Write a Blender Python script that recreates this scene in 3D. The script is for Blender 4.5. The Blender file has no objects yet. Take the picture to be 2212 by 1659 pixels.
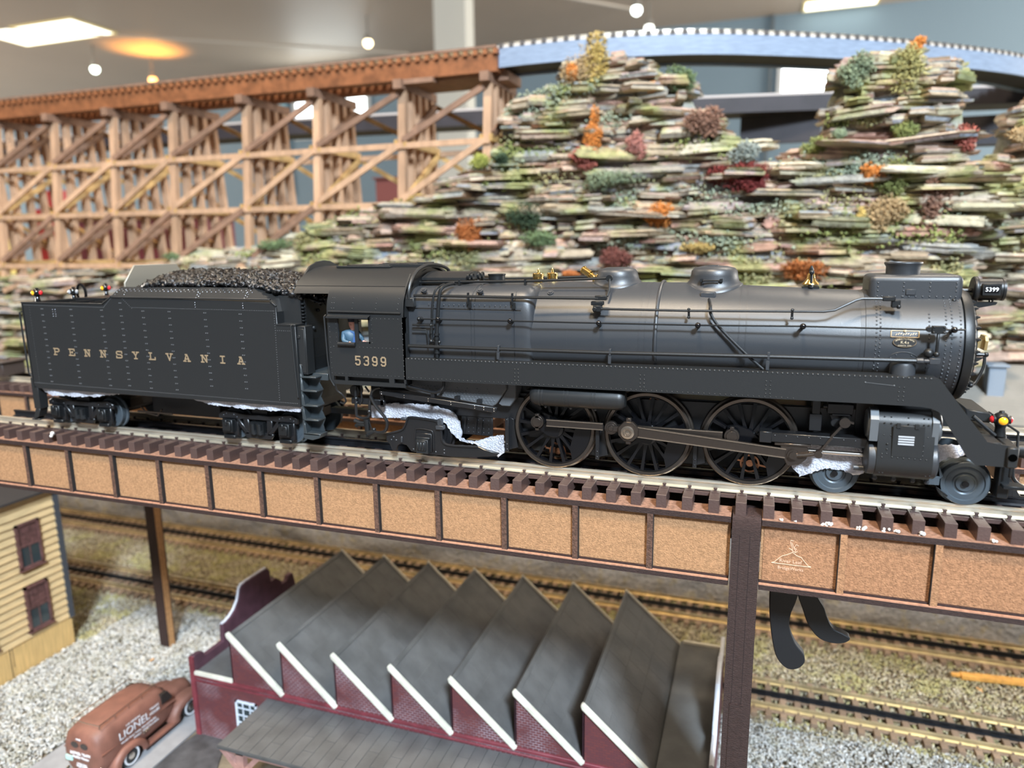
import bpy, math, random
import numpy as np
from mathutils import Vector, Matrix

# ---------------------------------------------------------------- camera, world, lights, exposure
# the script works in millimetres of the model railway; 1 Blender unit = 100 mm
S = 0.01
scene = bpy.context.scene
COL = scene.collection
yaw, pitch, roll = -0.3315, 0.1938, -0.0125
fwd = Vector((math.sin(yaw)*math.cos(pitch), math.cos(yaw)*math.cos(pitch), -math.sin(pitch)))
rgt0 = Vector((math.cos(yaw), -math.sin(yaw), 0))
up0 = rgt0.cross(fwd)
rgt = math.cos(roll)*rgt0 + math.sin(roll)*up0
upv = -math.sin(roll)*rgt0 + math.cos(roll)*up0
cam_d = bpy.data.cameras.new('camera'); cam = bpy.data.objects.new('camera', cam_d); COL.objects.link(cam)
cam_d.sensor_width = 36.0; cam_d.sensor_fit = 'HORIZONTAL'; cam_d.lens = 24.905
cam_d.clip_start = 0.05; cam_d.clip_end = 400
cam_d.dof.use_dof = True; cam_d.dof.focus_distance = 3.25; cam_d.dof.aperture_fstop = 0.86
M = Matrix(((rgt.x, upv.x, -fwd.x), (rgt.y, upv.y, -fwd.y), (rgt.z, upv.z, -fwd.z))).to_4x4()
M.translation = Vector((43.8, -335.1, 105.63))*S
cam.matrix_world = M
scene.camera = cam
vs = scene.view_settings
vs.view_transform = 'Standard'; vs.look = 'None'; vs.gamma = 1.0; vs.use_curve_mapping = False
vs.exposure = -0.22
w = bpy.data.worlds.new('room_light'); scene.world = w; w.use_nodes = True
w.node_tree.nodes['Background'].inputs[0].default_value = (0.86, 0.92, 1.0, 1)
w.node_tree.nodes['Background'].inputs[1].default_value = 0.22

def area_light(name, loc, target, size, power, color, size_y=None):
    d = bpy.data.lights.new(name, 'AREA'); d.energy = power; d.color = color
    d.shape = 'RECTANGLE'; d.size = size*S; d.size_y = (size_y or size)*S
    o = bpy.data.objects.new(name, d); COL.objects.link(o)
    o.location = Vector(loc)*S
    o.rotation_euler = (Vector(target)-Vector(loc)).to_track_quat('-Z', 'Y').to_euler()
    return o
area_light('ceiling_panel_light', (-250, -1050, 2770), (0, 0, 0), 460, 17000, (1.0, 0.80, 0.56), 460)
area_light('front_window_light', (1500, -2700, 2550), (0, 0, 40), 480, 46000, (0.72, 0.86, 1.0), 620)
area_light('aisle_ceiling_light', (-2600, 400, 2740), (-400, 400, 0), 1200, 6000, (1.0, 0.84, 0.64), 600)
area_light('rear_ceiling_light', (900, 1600, 2740), (0, 450, 100), 1200, 7000, (1.0, 0.88, 0.72), 600)
area_light('left_ceiling_fill', (-15500, 3500, 600), (-7000, 5500, 3400), 5000, 110000, (1.0, 0.93, 0.84), 2600)  # added lamp aimed up to brighten the ceiling; no window stands here
area_light('right_ceiling_fill', (6500, 6000, 600), (-1000, 6500, 3400), 5000, 75000, (1.0, 0.95, 0.88), 2600)  # second added ceiling fill from the right, not a window of the room

# ---------------------------------------------------------------- helpers
ORG = {}
def vec(a): return Vector(a)
class MB:
    def __init__(s): s.v = []; s.f = []
    def add(s, vs_, fs):
        n = len(s.v); s.v += [tuple(p) for p in vs_]; s.f += [tuple(i+n for i in f) for f in fs]; return s
    def box(s, x0, x1, y0, y1, z0, z1):
        return s.add([(x0,y0,z0),(x1,y0,z0),(x1,y1,z0),(x0,y1,z0),(x0,y0,z1),(x1,y0,z1),(x1,y1,z1),(x0,y1,z1)],
                     [(0,3,2,1),(4,5,6,7),(0,1,5,4),(1,2,6,5),(2,3,7,6),(3,0,4,7)])
    def beam(s, a, b, wd, th, up=(0,0,1)):
        a = Vector(a); b = Vector(b); d = (b-a).normalized(); u = Vector(up)
        r = d.cross(u)
        if r.length < 1e-4: r = d.cross(Vector((0,1,0)))
        r.normalize(); u = r.cross(d)
        vs_ = []
        for p in (a, b):
            for i, j in ((-1,-1),(1,-1),(1,1),(-1,1)): vs_.append(p + r*(wd/2*i) + u*(th/2*j))
        return s.add(vs_, [(0,1,2,3),(7,6,5,4),(0,4,5,1),(1,5,6,2),(2,6,7,3),(3,7,4,0)])
    def prism(s, pts, d0, d1, plane='XZ'):
        """extrude a polygon; plane XZ -> along Y, YZ -> along X, XY -> along Z"""
        def P(p, d):
            return (p[0], d, p[1]) if plane == 'XZ' else ((d, p[0], p[1]) if plane == 'YZ' else (p[0], p[1], d))
        n = len(pts); vs_ = [P(p, d0) for p in pts] + [P(p, d1) for p in pts]
        fs = [tuple(range(n)), tuple(range(2*n-1, n-1, -1))] + [(i, i+n, (i+1) % n+n, (i+1) % n) for i in range(n)]
        return s.add(vs_, fs)
    def tube(s, pts, r, n=8, cap=True):
        pts = [Vector(p) for p in pts]; m = len(pts)
        rs = r if isinstance(r, (list, tuple)) else [r]*m
        vs_ = []; pu = None
        for i, p in enumerate(pts):
            d = (pts[min(i+1, m-1)]-pts[max(i-1, 0)])
            if d.length < 1e-9: d = Vector((0,0,1))
            d.normalize()
            u = pu if pu is not None else (Vector((0,0,1)) if abs(d.z) < .9 else Vector((1,0,0)))
            a = u - d*u.dot(d)
            if a.length < 1e-5: a = d.orthogonal()
            a.normalize(); b = d.cross(a); pu = a
            for k in range(n):
                t = 2*math.pi*k/n; vs_.append(p + (a*math.cos(t)+b*math.sin(t))*rs[i])
        fs = [(i*n+k, i*n+(k+1) % n, (i+1)*n+(k+1) % n, (i+1)*n+k) for i in range(m-1) for k in range(n)]
        if cap: fs += [tuple(range(n-1, -1, -1)), tuple(range((m-1)*n, m*n))]
        return s.add(vs_, fs)
    def lathe(s, prof, c=(0,0,0), axis='Z', n=24, a0=0, a1=2*math.pi, ring=False):
        """prof: list of (radius, height along axis)"""
        full = abs(a1-a0-2*math.pi) < 1e-6; k = n if full else n+1
        vs_ = []
        if ring: prof = list(prof)+[prof[0]]
        for r, h in prof:
            for i in range(k):
                t = a0+(a1-a0)*i/n; u, v = r*math.cos(t), r*math.sin(t)
                if axis == 'Z': vs_.append((c[0]+u, c[1]+v, c[2]+h))
                elif axis == 'X': vs_.append((c[0]+h, c[1]+u, c[2]+v))
                else: vs_.append((c[0]+u, c[1]+h, c[2]+v))
        fs = []
        for j in range(len(prof)-1):
            for i in range(n if full else n):
                i2 = (i+1) % k if full else i+1
                fs.append((j*k+i, j*k+i2, (j+1)*k+i2, (j+1)*k+i))
        if full and not ring:
            if prof[0][0] > 1e-6: fs.append(tuple(range(k-1, -1, -1)))
            if prof[-1][0] > 1e-6: fs.append(tuple(range((len(prof)-1)*k, len(prof)*k)))
        return s.add(vs_, fs)
    def ball(s, c, r, n=10, m=6):
        prof = [(r*math.sin(math.pi*i/m), -r*math.cos(math.pi*i/m)) for i in range(m+1)]
        return s.lathe(prof, c, 'Z', n)
    def dome(s, c, r, d=(0,-1,0), n=6, h=.6):
        """a low rivet head pointing along d"""
        d = Vector(d).normalized(); a = d.orthogonal().normalized(); b = d.cross(a); c = Vector(c)
        vs_ = [c + (a*math.cos(2*math.pi*k/n)+b*math.sin(2*math.pi*k/n))*r for k in range(n)]
        vs_ += [c + d*r*h*.7 + (a*math.cos(2*math.pi*k/n)+b*math.sin(2*math.pi*k/n))*r*.62 for k in range(n)]
        vs_ += [c + d*r*h]
        fs = [(k, (k+1) % n, n+(k+1) % n, n+k) for k in range(n)] + [(n+k, n+(k+1) % n, 2*n) for k in range(n)]
        return s.add(vs_, fs)
    def cyl(s, a, b, r, n=16, r2=None): return s.tube([a, b], [r, r if r2 is None else r2], n)
    def loft(s, secs, cap=True, closed=True):
        n = len(secs[0]); vs_ = [p for q in secs for p in q]; fs = []
        for j in range(len(secs)-1):
            for i in range(n if closed else n-1):
                fs.append((j*n+i, j*n+(i+1) % n, (j+1)*n+(i+1) % n, (j+1)*n+i))
        if cap: fs += [tuple(range(n-1, -1, -1)), tuple(range((len(secs)-1)*n, len(secs)*n))]
        return s.add(vs_, fs)
    def build(s, name, mat, parent=None, org=None, smooth=35, bevel=0, kind=None, label=None, seg=1, fix=True):
        po = ORG.get(parent.name, Vector((0,0,0))) if parent is not None else Vector((0,0,0))
        if org is None:
            if parent is not None: o0 = po
            else:
                a = np.array(s.v); mn, mx = a.min(0), a.max(0)
                o0 = Vector(((mn[0]+mx[0])/2, (mn[1]+mx[1])/2, mn[2]))
        else: o0 = Vector(org)
        me = bpy.data.meshes.new(name)
        a = (np.array(s.v, dtype=float)-np.array(o0))*S
        me.from_pydata(a.tolist(), [], s.f)
        if fix:
            import bmesh
            bm = bmesh.new(); bm.from_mesh(me); bmesh.ops.recalc_face_normals(bm, faces=bm.faces); bm.to_mesh(me); bm.free()
        me.materials.append(mat)
        if smooth:
            me.shade_smooth(); me.set_sharp_from_angle(angle=math.radians(smooth))
        o = bpy.data.objects.new(name, me); COL.objects.link(o)
        o.location = (o0-po)*S; ORG[o.name] = o0
        if parent is not None: o.parent = parent
        if bevel:
            b = o.modifiers.new('bevel', 'BEVEL'); b.width = bevel*S; b.segments = seg; b.limit_method = 'ANGLE'; b.angle_limit = math.radians(40)
        if kind: o['kind'] = kind
        if label: o['label'] = label
        return o
def tag(o, label, cat, group=None, kind=None):
    o['label'] = label; o['category'] = cat
    if group: o['group'] = group
    if kind: o['kind'] = kind
    return o
def thing(name, label, cat, loc=(0,0,0), group=None):
    o = bpy.data.objects.new(name, None); COL.objects.link(o); o.empty_display_size = .2
    o.location = Vector(loc)*S; ORG[o.name] = Vector(loc)
    return tag(o, label, cat, group)
def copy_at(o, pos, parent=None, rot=None, scale=None):
    """a copy of one mesh object (mesh data shared) with its origin at pos (mm, world)"""
    c = o.copy(); COL.objects.link(c)
    p = parent if parent is not None else o.parent
    c.parent = p
    po = ORG.get(p.name, Vector((0,0,0))) if p is not None else Vector((0,0,0))
    c.location = (Vector(pos)-po)*S; ORG[c.name] = Vector(pos)
    if rot is not None: c.rotation_euler = rot
    if scale is not None: c.scale = scale
    return c
def fast_mesh(name, V, F, mat, parent=None, org=(0,0,0), kind=None, smooth=False):
    """numpy mesh: V (n,3) mm, F (m,k) with one face size"""
    me = bpy.data.meshes.new(name)
    V = (np.asarray(V, dtype=np.float32)-np.array(org, dtype=np.float32))*S; F = np.asarray(F, dtype=np.int32)
    me.vertices.add(len(V)); me.vertices.foreach_set('co', V.ravel())
    k = F.shape[1]; me.loops.add(F.size); me.loops.foreach_set('vertex_index', F.ravel())
    me.polygons.add(len(F)); me.polygons.foreach_set('loop_start', np.arange(0, F.size, k, dtype=np.int32))
    me.update(calc_edges=True); me.validate()
    if smooth: me.shade_smooth()
    me.materials.append(mat)
    o = bpy.data.objects.new(name, me); COL.objects.link(o)
    po = ORG.get(parent.name, Vector((0,0,0))) if parent is not None else Vector((0,0,0))
    o.location = (Vector(org)-po)*S; ORG[o.name] = Vector(org)
    if parent is not None: o.parent = parent
    if kind: o['kind'] = kind
    return o
def smoothline(pts, k=4):
    """Catmull-Rom through the points"""
    P = [Vector(p) for p in pts]; out = []
    for i in range(len(P)-1):
        a = P[max(i-1, 0)]; b = P[i]; c = P[i+1]; d = P[min(i+2, len(P)-1)]
        for j in range(k):
            t = j/k
            out.append(.5*((2*b)+(c-a)*t+(2*a-5*b+4*c-d)*t*t+(3*b-a-3*c+d)*t**3))
    out.append(P[-1]); return out
def text(name, body, mat, loc, size, rot, parent=None, ext=.08, align='CENTER', label=None):
    cu = bpy.data.curves.new(name, 'FONT'); cu.body = body; cu.size = size*S; cu.extrude = ext*S
    cu.align_x = align; cu.align_y = 'CENTER'; cu.materials.append(mat); cu.resolution_u = 3
    o = bpy.data.objects.new(name, cu); COL.objects.link(o)
    po = ORG.get(parent.name, Vector((0,0,0))) if parent is not None else Vector((0,0,0))
    o.location = (Vector(loc)-po)*S; o.rotation_euler = rot
    if parent is not None: o.parent = parent
    return o

# ---------------------------------------------------------------- materials
MATS = {}
def mat(name, col, rough=.5, metal=0.0, var=0.0, vscale=20, bump=0.0, bscale=60, rnd=0.0, island=False,
        col2=None, stretch=None, spec=.5, emit=None, c2bias=.5, detail=3, coat=0, alpha=None):
    if name in MATS: return MATS[name]
    m = bpy.data.materials.new(name); m.use_nodes = True; nt = m.node_tree; N = nt.nodes; L = nt.links
    b = N['Principled BSDF']
    b.inputs['Base Color'].default_value = (*col, 1); b.inputs['Roughness'].default_value = rough
    b.inputs['Metallic'].default_value = metal; b.inputs['Specular IOR Level'].default_value = spec
    if coat: b.inputs['Coat Weight'].default_value = coat
    if emit is not None:
        b.inputs['Emission Color'].default_value = (*emit[:3], 1); b.inputs['Emission Strength'].default_value = emit[3]
    tc = N.new('ShaderNodeTexCoord'); src = tc.outputs['Object']
    if stretch:
        mp = N.new('ShaderNodeMapping'); mp.inputs['Scale'].default_value = stretch; L.new(src, mp.inputs[0]); src = mp.outputs[0]
    colsock = None
    if var > 0 or col2 is not None:
        nz = N.new('ShaderNodeTexNoise'); nz.inputs['Scale'].default_value = vscale; nz.inputs['Detail'].default_value = detail
        L.new(src, nz.inputs['Vector'])
        cr = N.new('ShaderNodeValToRGB'); cr.color_ramp.elements[0].position = c2bias-.18; cr.color_ramp.elements[1].position = c2bias+.18
        c2 = col2 if col2 is not None else tuple(min(1, c*(1+var)) for c in col)
        c1 = col if col2 is not None else tuple(c*(1-var) for c in col)
        cr.color_ramp.elements[0].color = (*c1, 1); cr.color_ramp.elements[1].color = (*c2, 1)
        L.new(nz.outputs[0], cr.inputs[0]); colsock = cr.outputs[0]
    if rnd > 0:
        if island:
            gi = N.new('ShaderNodeNewGeometry'); r = gi.outputs['Random Per Island']
        else:
            oi = N.new('ShaderNodeObjectInfo'); r = oi.outputs['Random']
        mr = N.new('ShaderNodeMapRange'); mr.inputs[3].default_value = 1-rnd; mr.inputs[4].default_value = 1+rnd
        L.new(r, mr.inputs[0])
        hs = N.new('ShaderNodeHueSaturation'); L.new(mr.outputs[0], hs.inputs['Value'])
        if colsock is not None: L.new(colsock, hs.inputs['Color'])
        else: hs.inputs['Color'].default_value = (*col, 1)
        colsock = hs.outputs[0]
    if colsock is not None: L.new(colsock, b.inputs['Base Color'])
    if bump > 0:
        n2 = N.new('ShaderNodeTexNoise'); n2.inputs['Scale'].default_value = bscale; n2.inputs['Detail'].default_value = 4
        L.new(src, n2.inputs['Vector'])
        bp_ = N.new('ShaderNodeBump'); bp_.inputs['Strength'].default_value = bump; bp_.inputs['Distance'].default_value = .01
        L.new(n2.outputs[0], bp_.inputs['Height']); L.new(bp_.outputs[0], b.inputs['Normal'])
    MATS[name] = m; return m
def ramp_mat(name, cols, rough=.85, island=True, nscale=14, nmix=.45, bump=.5, bscale=70, ncol=None, nbias=.55, stretch=None):
    """colour picked per stone (island or object) from a ramp, then patched by noise"""
    m = bpy.data.materials.new(name); m.use_nodes = True; nt = m.node_tree; N = nt.nodes; L = nt.links
    b = N['Principled BSDF']; b.inputs['Roughness'].default_value = rough; b.inputs['Specular IOR Level'].default_value = .25
    if island: r = N.new('ShaderNodeNewGeometry').outputs['Random Per Island']
    else: r = N.new('ShaderNodeObjectInfo').outputs['Random']
    cr = N.new('ShaderNodeValToRGB'); e = cr.color_ramp.elements; cr.color_ramp.interpolation = 'LINEAR'
    e[0].position = 0; e[0].color = (*cols[0], 1); e[1].position = 1; e[1].color = (*cols[-1], 1)
    for i, c in enumerate(cols[1:-1]):
        q = e.new((i+1)/(len(cols)-1)); q.color = (*c, 1)
    L.new(r, cr.inputs[0]); cs = cr.outputs[0]
    geo = N.new('ShaderNodeNewGeometry').outputs['Position']
    if stretch:
        mp = N.new('ShaderNodeMapping'); mp.inputs['Scale'].default_value = stretch; L.new(geo, mp.inputs[0]); geo = mp.outputs[0]
    if ncol is not None:
        nz = N.new('ShaderNodeTexNoise'); nz.inputs['Scale'].default_value = nscale; nz.inputs['Detail'].default_value = 4
        L.new(geo, nz.inputs['Vector'])
        c2 = N.new('ShaderNodeValToRGB'); c2.color_ramp.elements[0].position = nbias-.05; c2.color_ramp.elements[1].position = nbias+.07
        c2.color_ramp.elements[0].color = (0,0,0,1); c2.color_ramp.elements[1].color = (nmix,nmix,nmix,1)
        L.new(nz.outputs[0], c2.inputs[0])
        mx = N.new('ShaderNodeMix'); mx.data_type = 'RGBA'; L.new(c2.outputs[0], mx.inputs[0]); L.new(cs, mx.inputs[6]); mx.inputs[7].default_value = (*ncol, 1)
        cs = mx.outputs[2]
    n3 = N.new('ShaderNodeTexNoise'); n3.inputs['Scale'].default_value = bscale; n3.inputs['Detail'].default_value = 5; L.new(geo, n3.inputs['Vector'])
    hs = N.new('ShaderNodeHueSaturation'); mr = N.new('ShaderNodeMapRange'); mr.inputs[3].default_value = .55; mr.inputs[4].default_value = 1.5
    L.new(n3.outputs[0], mr.inputs[0]); L.new(mr.outputs[0], hs.inputs['Value']); L.new(cs, hs.inputs['Color']); L.new(hs.outputs[0], b.inputs['Base Color'])
    bp_ = N.new('ShaderNodeBump'); bp_.inputs['Strength'].default_value = bump; bp_.inputs['Distance'].default_value = .03
    L.new(n3.outputs[0], bp_.inputs['Height']); L.new(bp_.outputs[0], b.inputs['Normal'])
    MATS[name] = m; return m
BLACK = mat('black_satin_paint', (.016,.017,.018), .42, .0, bump=.05, bscale=260, spec=.5)
GRAPH = mat('graphite_paint', (.030,.033,.038), .42, .0, bump=.06, bscale=300, spec=.7)
DBLK = mat('matt_black_paint', (.008,.009,.010), .42, bump=.05, bscale=200)
GLOSS = mat('gloss_black', (.005,.005,.006), .14)
UNDER = mat('underframe_black', (.011,.011,.012), .32, spec=.6)
GREYW = mat('grey_wheel', (.085,.105,.122), .38, .3, bump=.05, bscale=200)
STEEL = mat('dark_bronze_steel', (.10,.082,.07), .30, .85, bump=.08, bscale=120)
TYRE = mat('tyre_metal', (.15,.125,.105), .28, .9)
BRIGHT = mat('bright_steel', (.75,.72,.68), .18, 1.0)
RAILM = mat('nickel_silver_rail', (.80,.72,.58), .3, .75, var=.25, vscale=4, stretch=(1,8,8), bump=.15, bscale=40)
RAILB = mat('blackened_centre_rail', (.018,.019,.022), .28, .4)
BRASS = mat('polished_brass', (.86,.60,.22), .2, 1.0)
GOLDT = mat('gold_leaf_lettering', (.27,.20,.125), .5, .1)
WHITE = mat('white_print', (.72,.73,.76), .5)
TIEM = mat('brown_plastic_sleeper', (.080,.050,.044), .38, rnd=.12, bump=.25, bscale=90)
MDF = mat('tan_fibreboard', (.37,.205,.105), .85, var=.20, vscale=90, bump=.45, bscale=150, spec=.2)
MDFE = mat('cut_edge_and_shadow_line', (.26,.145,.10), .8, var=.3, vscale=60, bump=.3, bscale=120, spec=.2)  # the boards' own cut-edge brown, no shadow in it
DKW = mat('dark_stained_board', (.036,.020,.018), .6, spec=.3, var=.35, vscale=60, bump=.6, bscale=90, stretch=(1,1,6))
FOAM = mat('white_packing_foam', (.60,.61,.68), .32, var=.16, vscale=90, bump=1.0, bscale=130, spec=1.0)
# ================================================================ LOCOMOTIVE
loco = thing('steam_locomotive', 'black steam locomotive numbered 5399 with three spoked driving wheels a side, on the girder bridge', 'model train', (0, 0, 0))
ZB = 62.7
def br(x):   # boiler radius along the barrel
    return 25.2 if x < 12 else 25.2 - (x-12)/(86-12)*3.0
# boiler barrel with jacket bands
b = MB(); b.lathe([(25.2,-60),(25.3,-40),(25.2,12),(br(36),36),(br(60),60),(22.2,86.2)], (0,0,ZB), 'X', 72)
boiler = b.build('boiler', GRAPH, loco)
for x0, x1 in ((-38.6,-36.4),(-4.2,-3.6),(-1.6,-1.0),(37.6,38.1),(40.4,40.9),(84.6,86.3)):
    b = MB(); r = br((x0+x1)/2)+.12; b.lathe([(r,x0),(r,x1)], (0,0,ZB), 'X', 72); b.build('jacket_band', GRAPH, boiler)
b = MB(); b.tube([(3.2, math.cos(t)*(25.6), ZB+math.sin(t)*25.6) for t in np.linspace(-.3, math.pi+.3, 40)], .75, 8); b.build('pipe_hoop', GRAPH, boiler)
# smokebox
b = MB(); b.lathe([(22.3,86.2),(22.55,86.4),(22.55,120.6),(22.2,120.9)], (0,0,ZB), 'X', 72); smokebox = b.build('smokebox', GRAPH, loco)
b = MB(); b.lathe([(22.3,121.0),(23.0,121.2),(23.0,123.2),(22.3,124.6),(20.5,125.3),(18.4,125.4),(18.2,126.4),(14,127.4),(8,128.2),(0,128.5)], (0,0,ZB), 'X', 72)
front = b.build('smokebox_front', DBLK, loco)
b = MB()
for k in range(26):
    t = 2*math.pi*k/26; y, z = 19.6*math.cos(t), ZB+19.6*math.sin(t)
    b.cyl((125.2,y,z), (126.4,y,z), .8, 6); b.cyl((126.4,y,z), (127.1,y,z), .45, 6)
for k in range(52):
    t = 2*math.pi*k/52; y, z = 21.9*math.cos(t), ZB+21.9*math.sin(t)
    b.dome((124.6,y,z), .5, (1,0,0))
b.build('door_bolts', DBLK, front, kind='stuff')
b = MB()
def smk(x, th, r=22.55): return (x, -r*math.cos(th), ZB+r*math.sin(th)), (0, -math.cos(th), math.sin(th))
for x, dt in ((90.2,0),(91.6,.5),(108.8,0),(114.6,.5),(116.6,0),(119.6,.5)):
    for k in range(-10, 20):
        th = (k+dt)*.075
        if x > 100 and x < 112 and th > .68: continue
        c, d = smk(x, th); b.dome(c, .42, d)
b.build('rivet', GRAPH, smokebox, kind='stuff')
# smokebox hood and chimney
b = MB(); b.box(87.6, 121.4, -11.2, 11.2, 76.5, 91.8); hood = b.build('smokebox_hood', GRAPH, loco, bevel=2.4, seg=4)
b = MB()
for x in (90.8,100.2,109.6,118.8):
    for z in (78.6,80.6,82.0,83.2,85.4,87.0,88.6): b.dome((x,-11.2,z), .42, (0,-1,0))
for x in np.arange(92.5, 118, 2.45): b.dome((x,-11.2,83.2), .42, (0,-1,0))
b.build('rivet', GRAPH, hood, kind='stuff')
b = MB(); b.box(101.0,104.6,-11.6,-11.1,83.8,86.2); b.build('inspection_cover', GRAPH, hood, bevel=.2)
b = MB(); b.cyl((118.2,-11.6,77.6),(118.2,-11.6,81.6),.75,8); b.ball((118.2,-11.6,77.4),.9); b.ball((118.2,-11.6,81.8),.9); b.build('drain_valve', DBLK, hood)
b = MB(); b.lathe([(6.3,91.0),(6.4,94.8),(6.9,95.6),(7.2,96.2),(7.1,96.7),(6.2,96.7),(5.8,96.0),(5.7,91.5)], (101.2,0,0), 'Z', 40); b.build('chimney', GRAPH, loco)
# Belpaire firebox
def fsec(x, hw, top, bot, n, m=44):
    out = []
    for k in range(m):
        t = 2*math.pi*k/m; c, s_ = math.cos(t), math.sin(t)
        y = hw*math.copysign(abs(c)**(2/n), c); h = (top-ZB) if s_ > 0 else (ZB-bot)
        out.append((x, y, ZB+h*math.copysign(abs(s_)**(2/n), s_)))
    return out
b = MB(); b.loft([fsec(-116,26.4,86.6,39,4.6), fsec(-61,26.2,87.6,39,4.6), fsec(-57.5,26.1,87.5,39,4.5), fsec(-55.6,25.9,87.3,39,4.3), fsec(-54.2,25.5,86.9,39.4,4.0), fsec(-53.2,24.9,86.2,40,3.8), fsec(-52.6,24.0,85.2,41,3.6)])
firebox = b.build('firebox', GRAPH, loco, smooth=50)
for x in (-82.5,-80.8,-61.0):
    b = MB(); q = fsec(x,26.4,87.35,39,4.6); b.tube(q+[q[0]], .16, 4); b.build('sheet_seam', GRAPH, firebox)
b = MB()
for x in (-107.5,-78.5,-46.9):
    c = Vector((x,-23.6,84.6)) if x < -60 else Vector((x,-14.5,83.3)); c = Vector((x,-24.0,84.6)) if x < -60 else c
    d = Vector((0,-.62,.78)); b.cyl(c-d*.5, c+d*.7, 1.5, 14); b.cyl(c+d*.7, c+d*1.1, .9, 6)
    b.build('washout_plug', GRAPH, firebox); b = MB()
b = MB()
for x in np.arange(-104, -62, 2.6): b.dome((x,-26.5,78.2), .3, (0,-1,0))
b.build('rivet', GRAPH, firebox, kind='stuff')
b = MB(); b.box(-113,-57.5,-26.75,-26.45,76.6,76.9); b.build('sheet_lap', GRAPH, firebox)
# domes
def dome_shape(cx, L, top, flare, R=25.2, y0=0):
    m = MB(); n = 40; secs = []
    prof = [(.0,top),(L*.55,top-.1),(L*.86,top-.9),(L*.97,top-2.2),(L,top-4.2)]
    for r, z in prof: secs.append([(cx+max(r,.01)*math.cos(2*math.pi*k/n), max(r,.01)*math.sin(2*math.pi*k/n), z) for k in range(n)])
    for r, dz in ((L*1.01,3.4),(L*1.05,1.6),(L*1.13,.7),(flare,.25),(flare,-1.2)):
        ring = []
        for k in range(n):
            t = 2*math.pi*k/n; y = r*math.sin(t); rr = max(R*R-y*y, 4); ring.append((cx+r*math.cos(t), y, ZB+math.sqrt(rr)+dz))
        secs.append(ring)
    m.loft(secs, cap=True); return m
sd = dome_shape(25.6, 10.3, 95.3, 12.6, 24.6).build('sand_dome', GRAPH, loco, smooth=60)
b = MB(); b.lathe([(3.0,95.15),(3.0,95.55),(2.6,95.6),(0,95.6)], (24.6,0,0), 'Z', 20); b.build('filler_lid', GRAPH, sd)
b = MB(); b.tube([(21.5,-10.4,89.4),(21.5,-11.6,89.2),(28.5,-11.6,89.2),(28.5,-10.4,89.4)], .35, 6)
for x in (20.8,29.2): b.box(x-.6,x+.6,-10.9,-9.6,88.6,90.0)
b.build('grab_handle', DBLK, sd)
b = MB(); b.box(20.8,27.4,-15.2,-11.0,80.6,84.6); b.build('sand_box', GRAPH, sd, bevel=.5)
dome_shape(-18.3, 9.6, 94.8, 11.3).build('steam_dome', GRAPH, loco, smooth=60)
b = MB(); b.tube(smoothline([(24.6,-15.0,81.5),(25.8,-22.6,79.6),(26.0,-24.6,76.4),(29.4,-25.8,71.2),(38,-26.6,62.6),(47,-27.0,54.6),(49.4,-27,53)],4), .62, 8); b.build('sand_pipe', DBLK, loco)
# stub, safety valves, whistle
b = MB(); b.lathe([(4.1,84),(4.1,91.0),(4.4,91.3),(4.4,91.8),(0,91.8)], (-77,-5,0), 'Z', 24); b.build('vent_cover', DBLK, loco)
for x, y in ((-56.3,-3.2),(-51.0,3.2)):
    b = MB(); b.lathe([(2.0,86.5),(2.0,88.2),(2.6,88.4),(2.6,89.9),(2.35,90.0),(2.35,90.2),(2.7,90.3),(2.7,91.8),(2.4,92.1),(.8,92.2),(.55,92.3),(.5,93.6),(.2,94.4),(0,94.5)], (x,y,0), 'Z', 24)
    b.build('safety_valve', BRASS, loco)
b = MB(); a = Vector((-29.4,0,90.2)); c = Vector((-35.6,3,93.6)); b.tube([a, a.lerp(c,.3), a.lerp(c,.32), a.lerp(c,.95), a.lerp(c,.96), c], [1.1,1.1,1.75,1.75,2.05,1.9], 14)
b.tube([(-29.6,0,86.8),(-29.6,0,90.2),(-27.2,-1.4,90.6)], .8, 8); b.ball((-27.0,-1.6,90.6), 1.3); b.ball((-29.6,0,90.0), 1.2); b.build('whistle', BRASS, loco)
# bell
bell = MB(); bell.lathe([(0,92.2),(1.1,92.2),(1.5,91.6),(1.7,90.2),(2.2,88.9),(3.3,87.9),(3.5,87.3),(3.1,87.3),(0,88)], (66,0,0), 'Z', 24); bo = bell.build('bell', BRASS, loco)
b = MB(); b.box(62.6,69.4,-2.4,2.4,84.6,86.3)
for y in (-2.7,2.7):
    b.tube([(66,y,86),(66,y,88.2),(66,y*.95,92.6)], [.9,.6,.55], 8)
b.cyl((66,-3.2,92.4),(66,3.2,92.4),.7,8); b.ball((66,-2.9,92.5),1.1); b.tube([(66,0,92.2),(66,0,93.6),(66,0,94.8),(66,0,95.3)],[.7,1.0,.5,.2],8); b.build('bell_bracket', DBLK, bo)
# headlight with number board
b = MB(); b.lathe([(0,126.6),(4.0,126.6),(4.7,127.2),(4.7,128.2),(4.3,128.4),(4.3,136.8),(4.5,137.0),(4.5,137.9),(3.6,138.2),(0,138.2)], (0,0,85.6), 'X', 32); hl = b.build('headlight', DBLK, loco)
b = MB(); b.lathe([(5.0,126.9),(5.2,127.2),(5.2,128.2),(5.0,128.5)], (0,0,85.6), 'X', 32, ring=False); b.build('headlight_rim', DBLK, hl)
b = MB(); b.box(129.2,135.8,-5.4,-3.4,83.4,88.2); b.build('number_board', DBLK, hl, bevel=.25)
b = MB(); b.box(130.0,134.9,-5.5,-5.35,84.5,87.2); b.build('number_glass', GLOSS, hl)
text('number_text', '5399', mat('number_white', (.9,.95,1.0), .5, emit=(.9,.95,1,.25)), (132.45,-5.6,85.85), 2.35, (math.pi/2,0,0), hl, .1)
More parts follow.
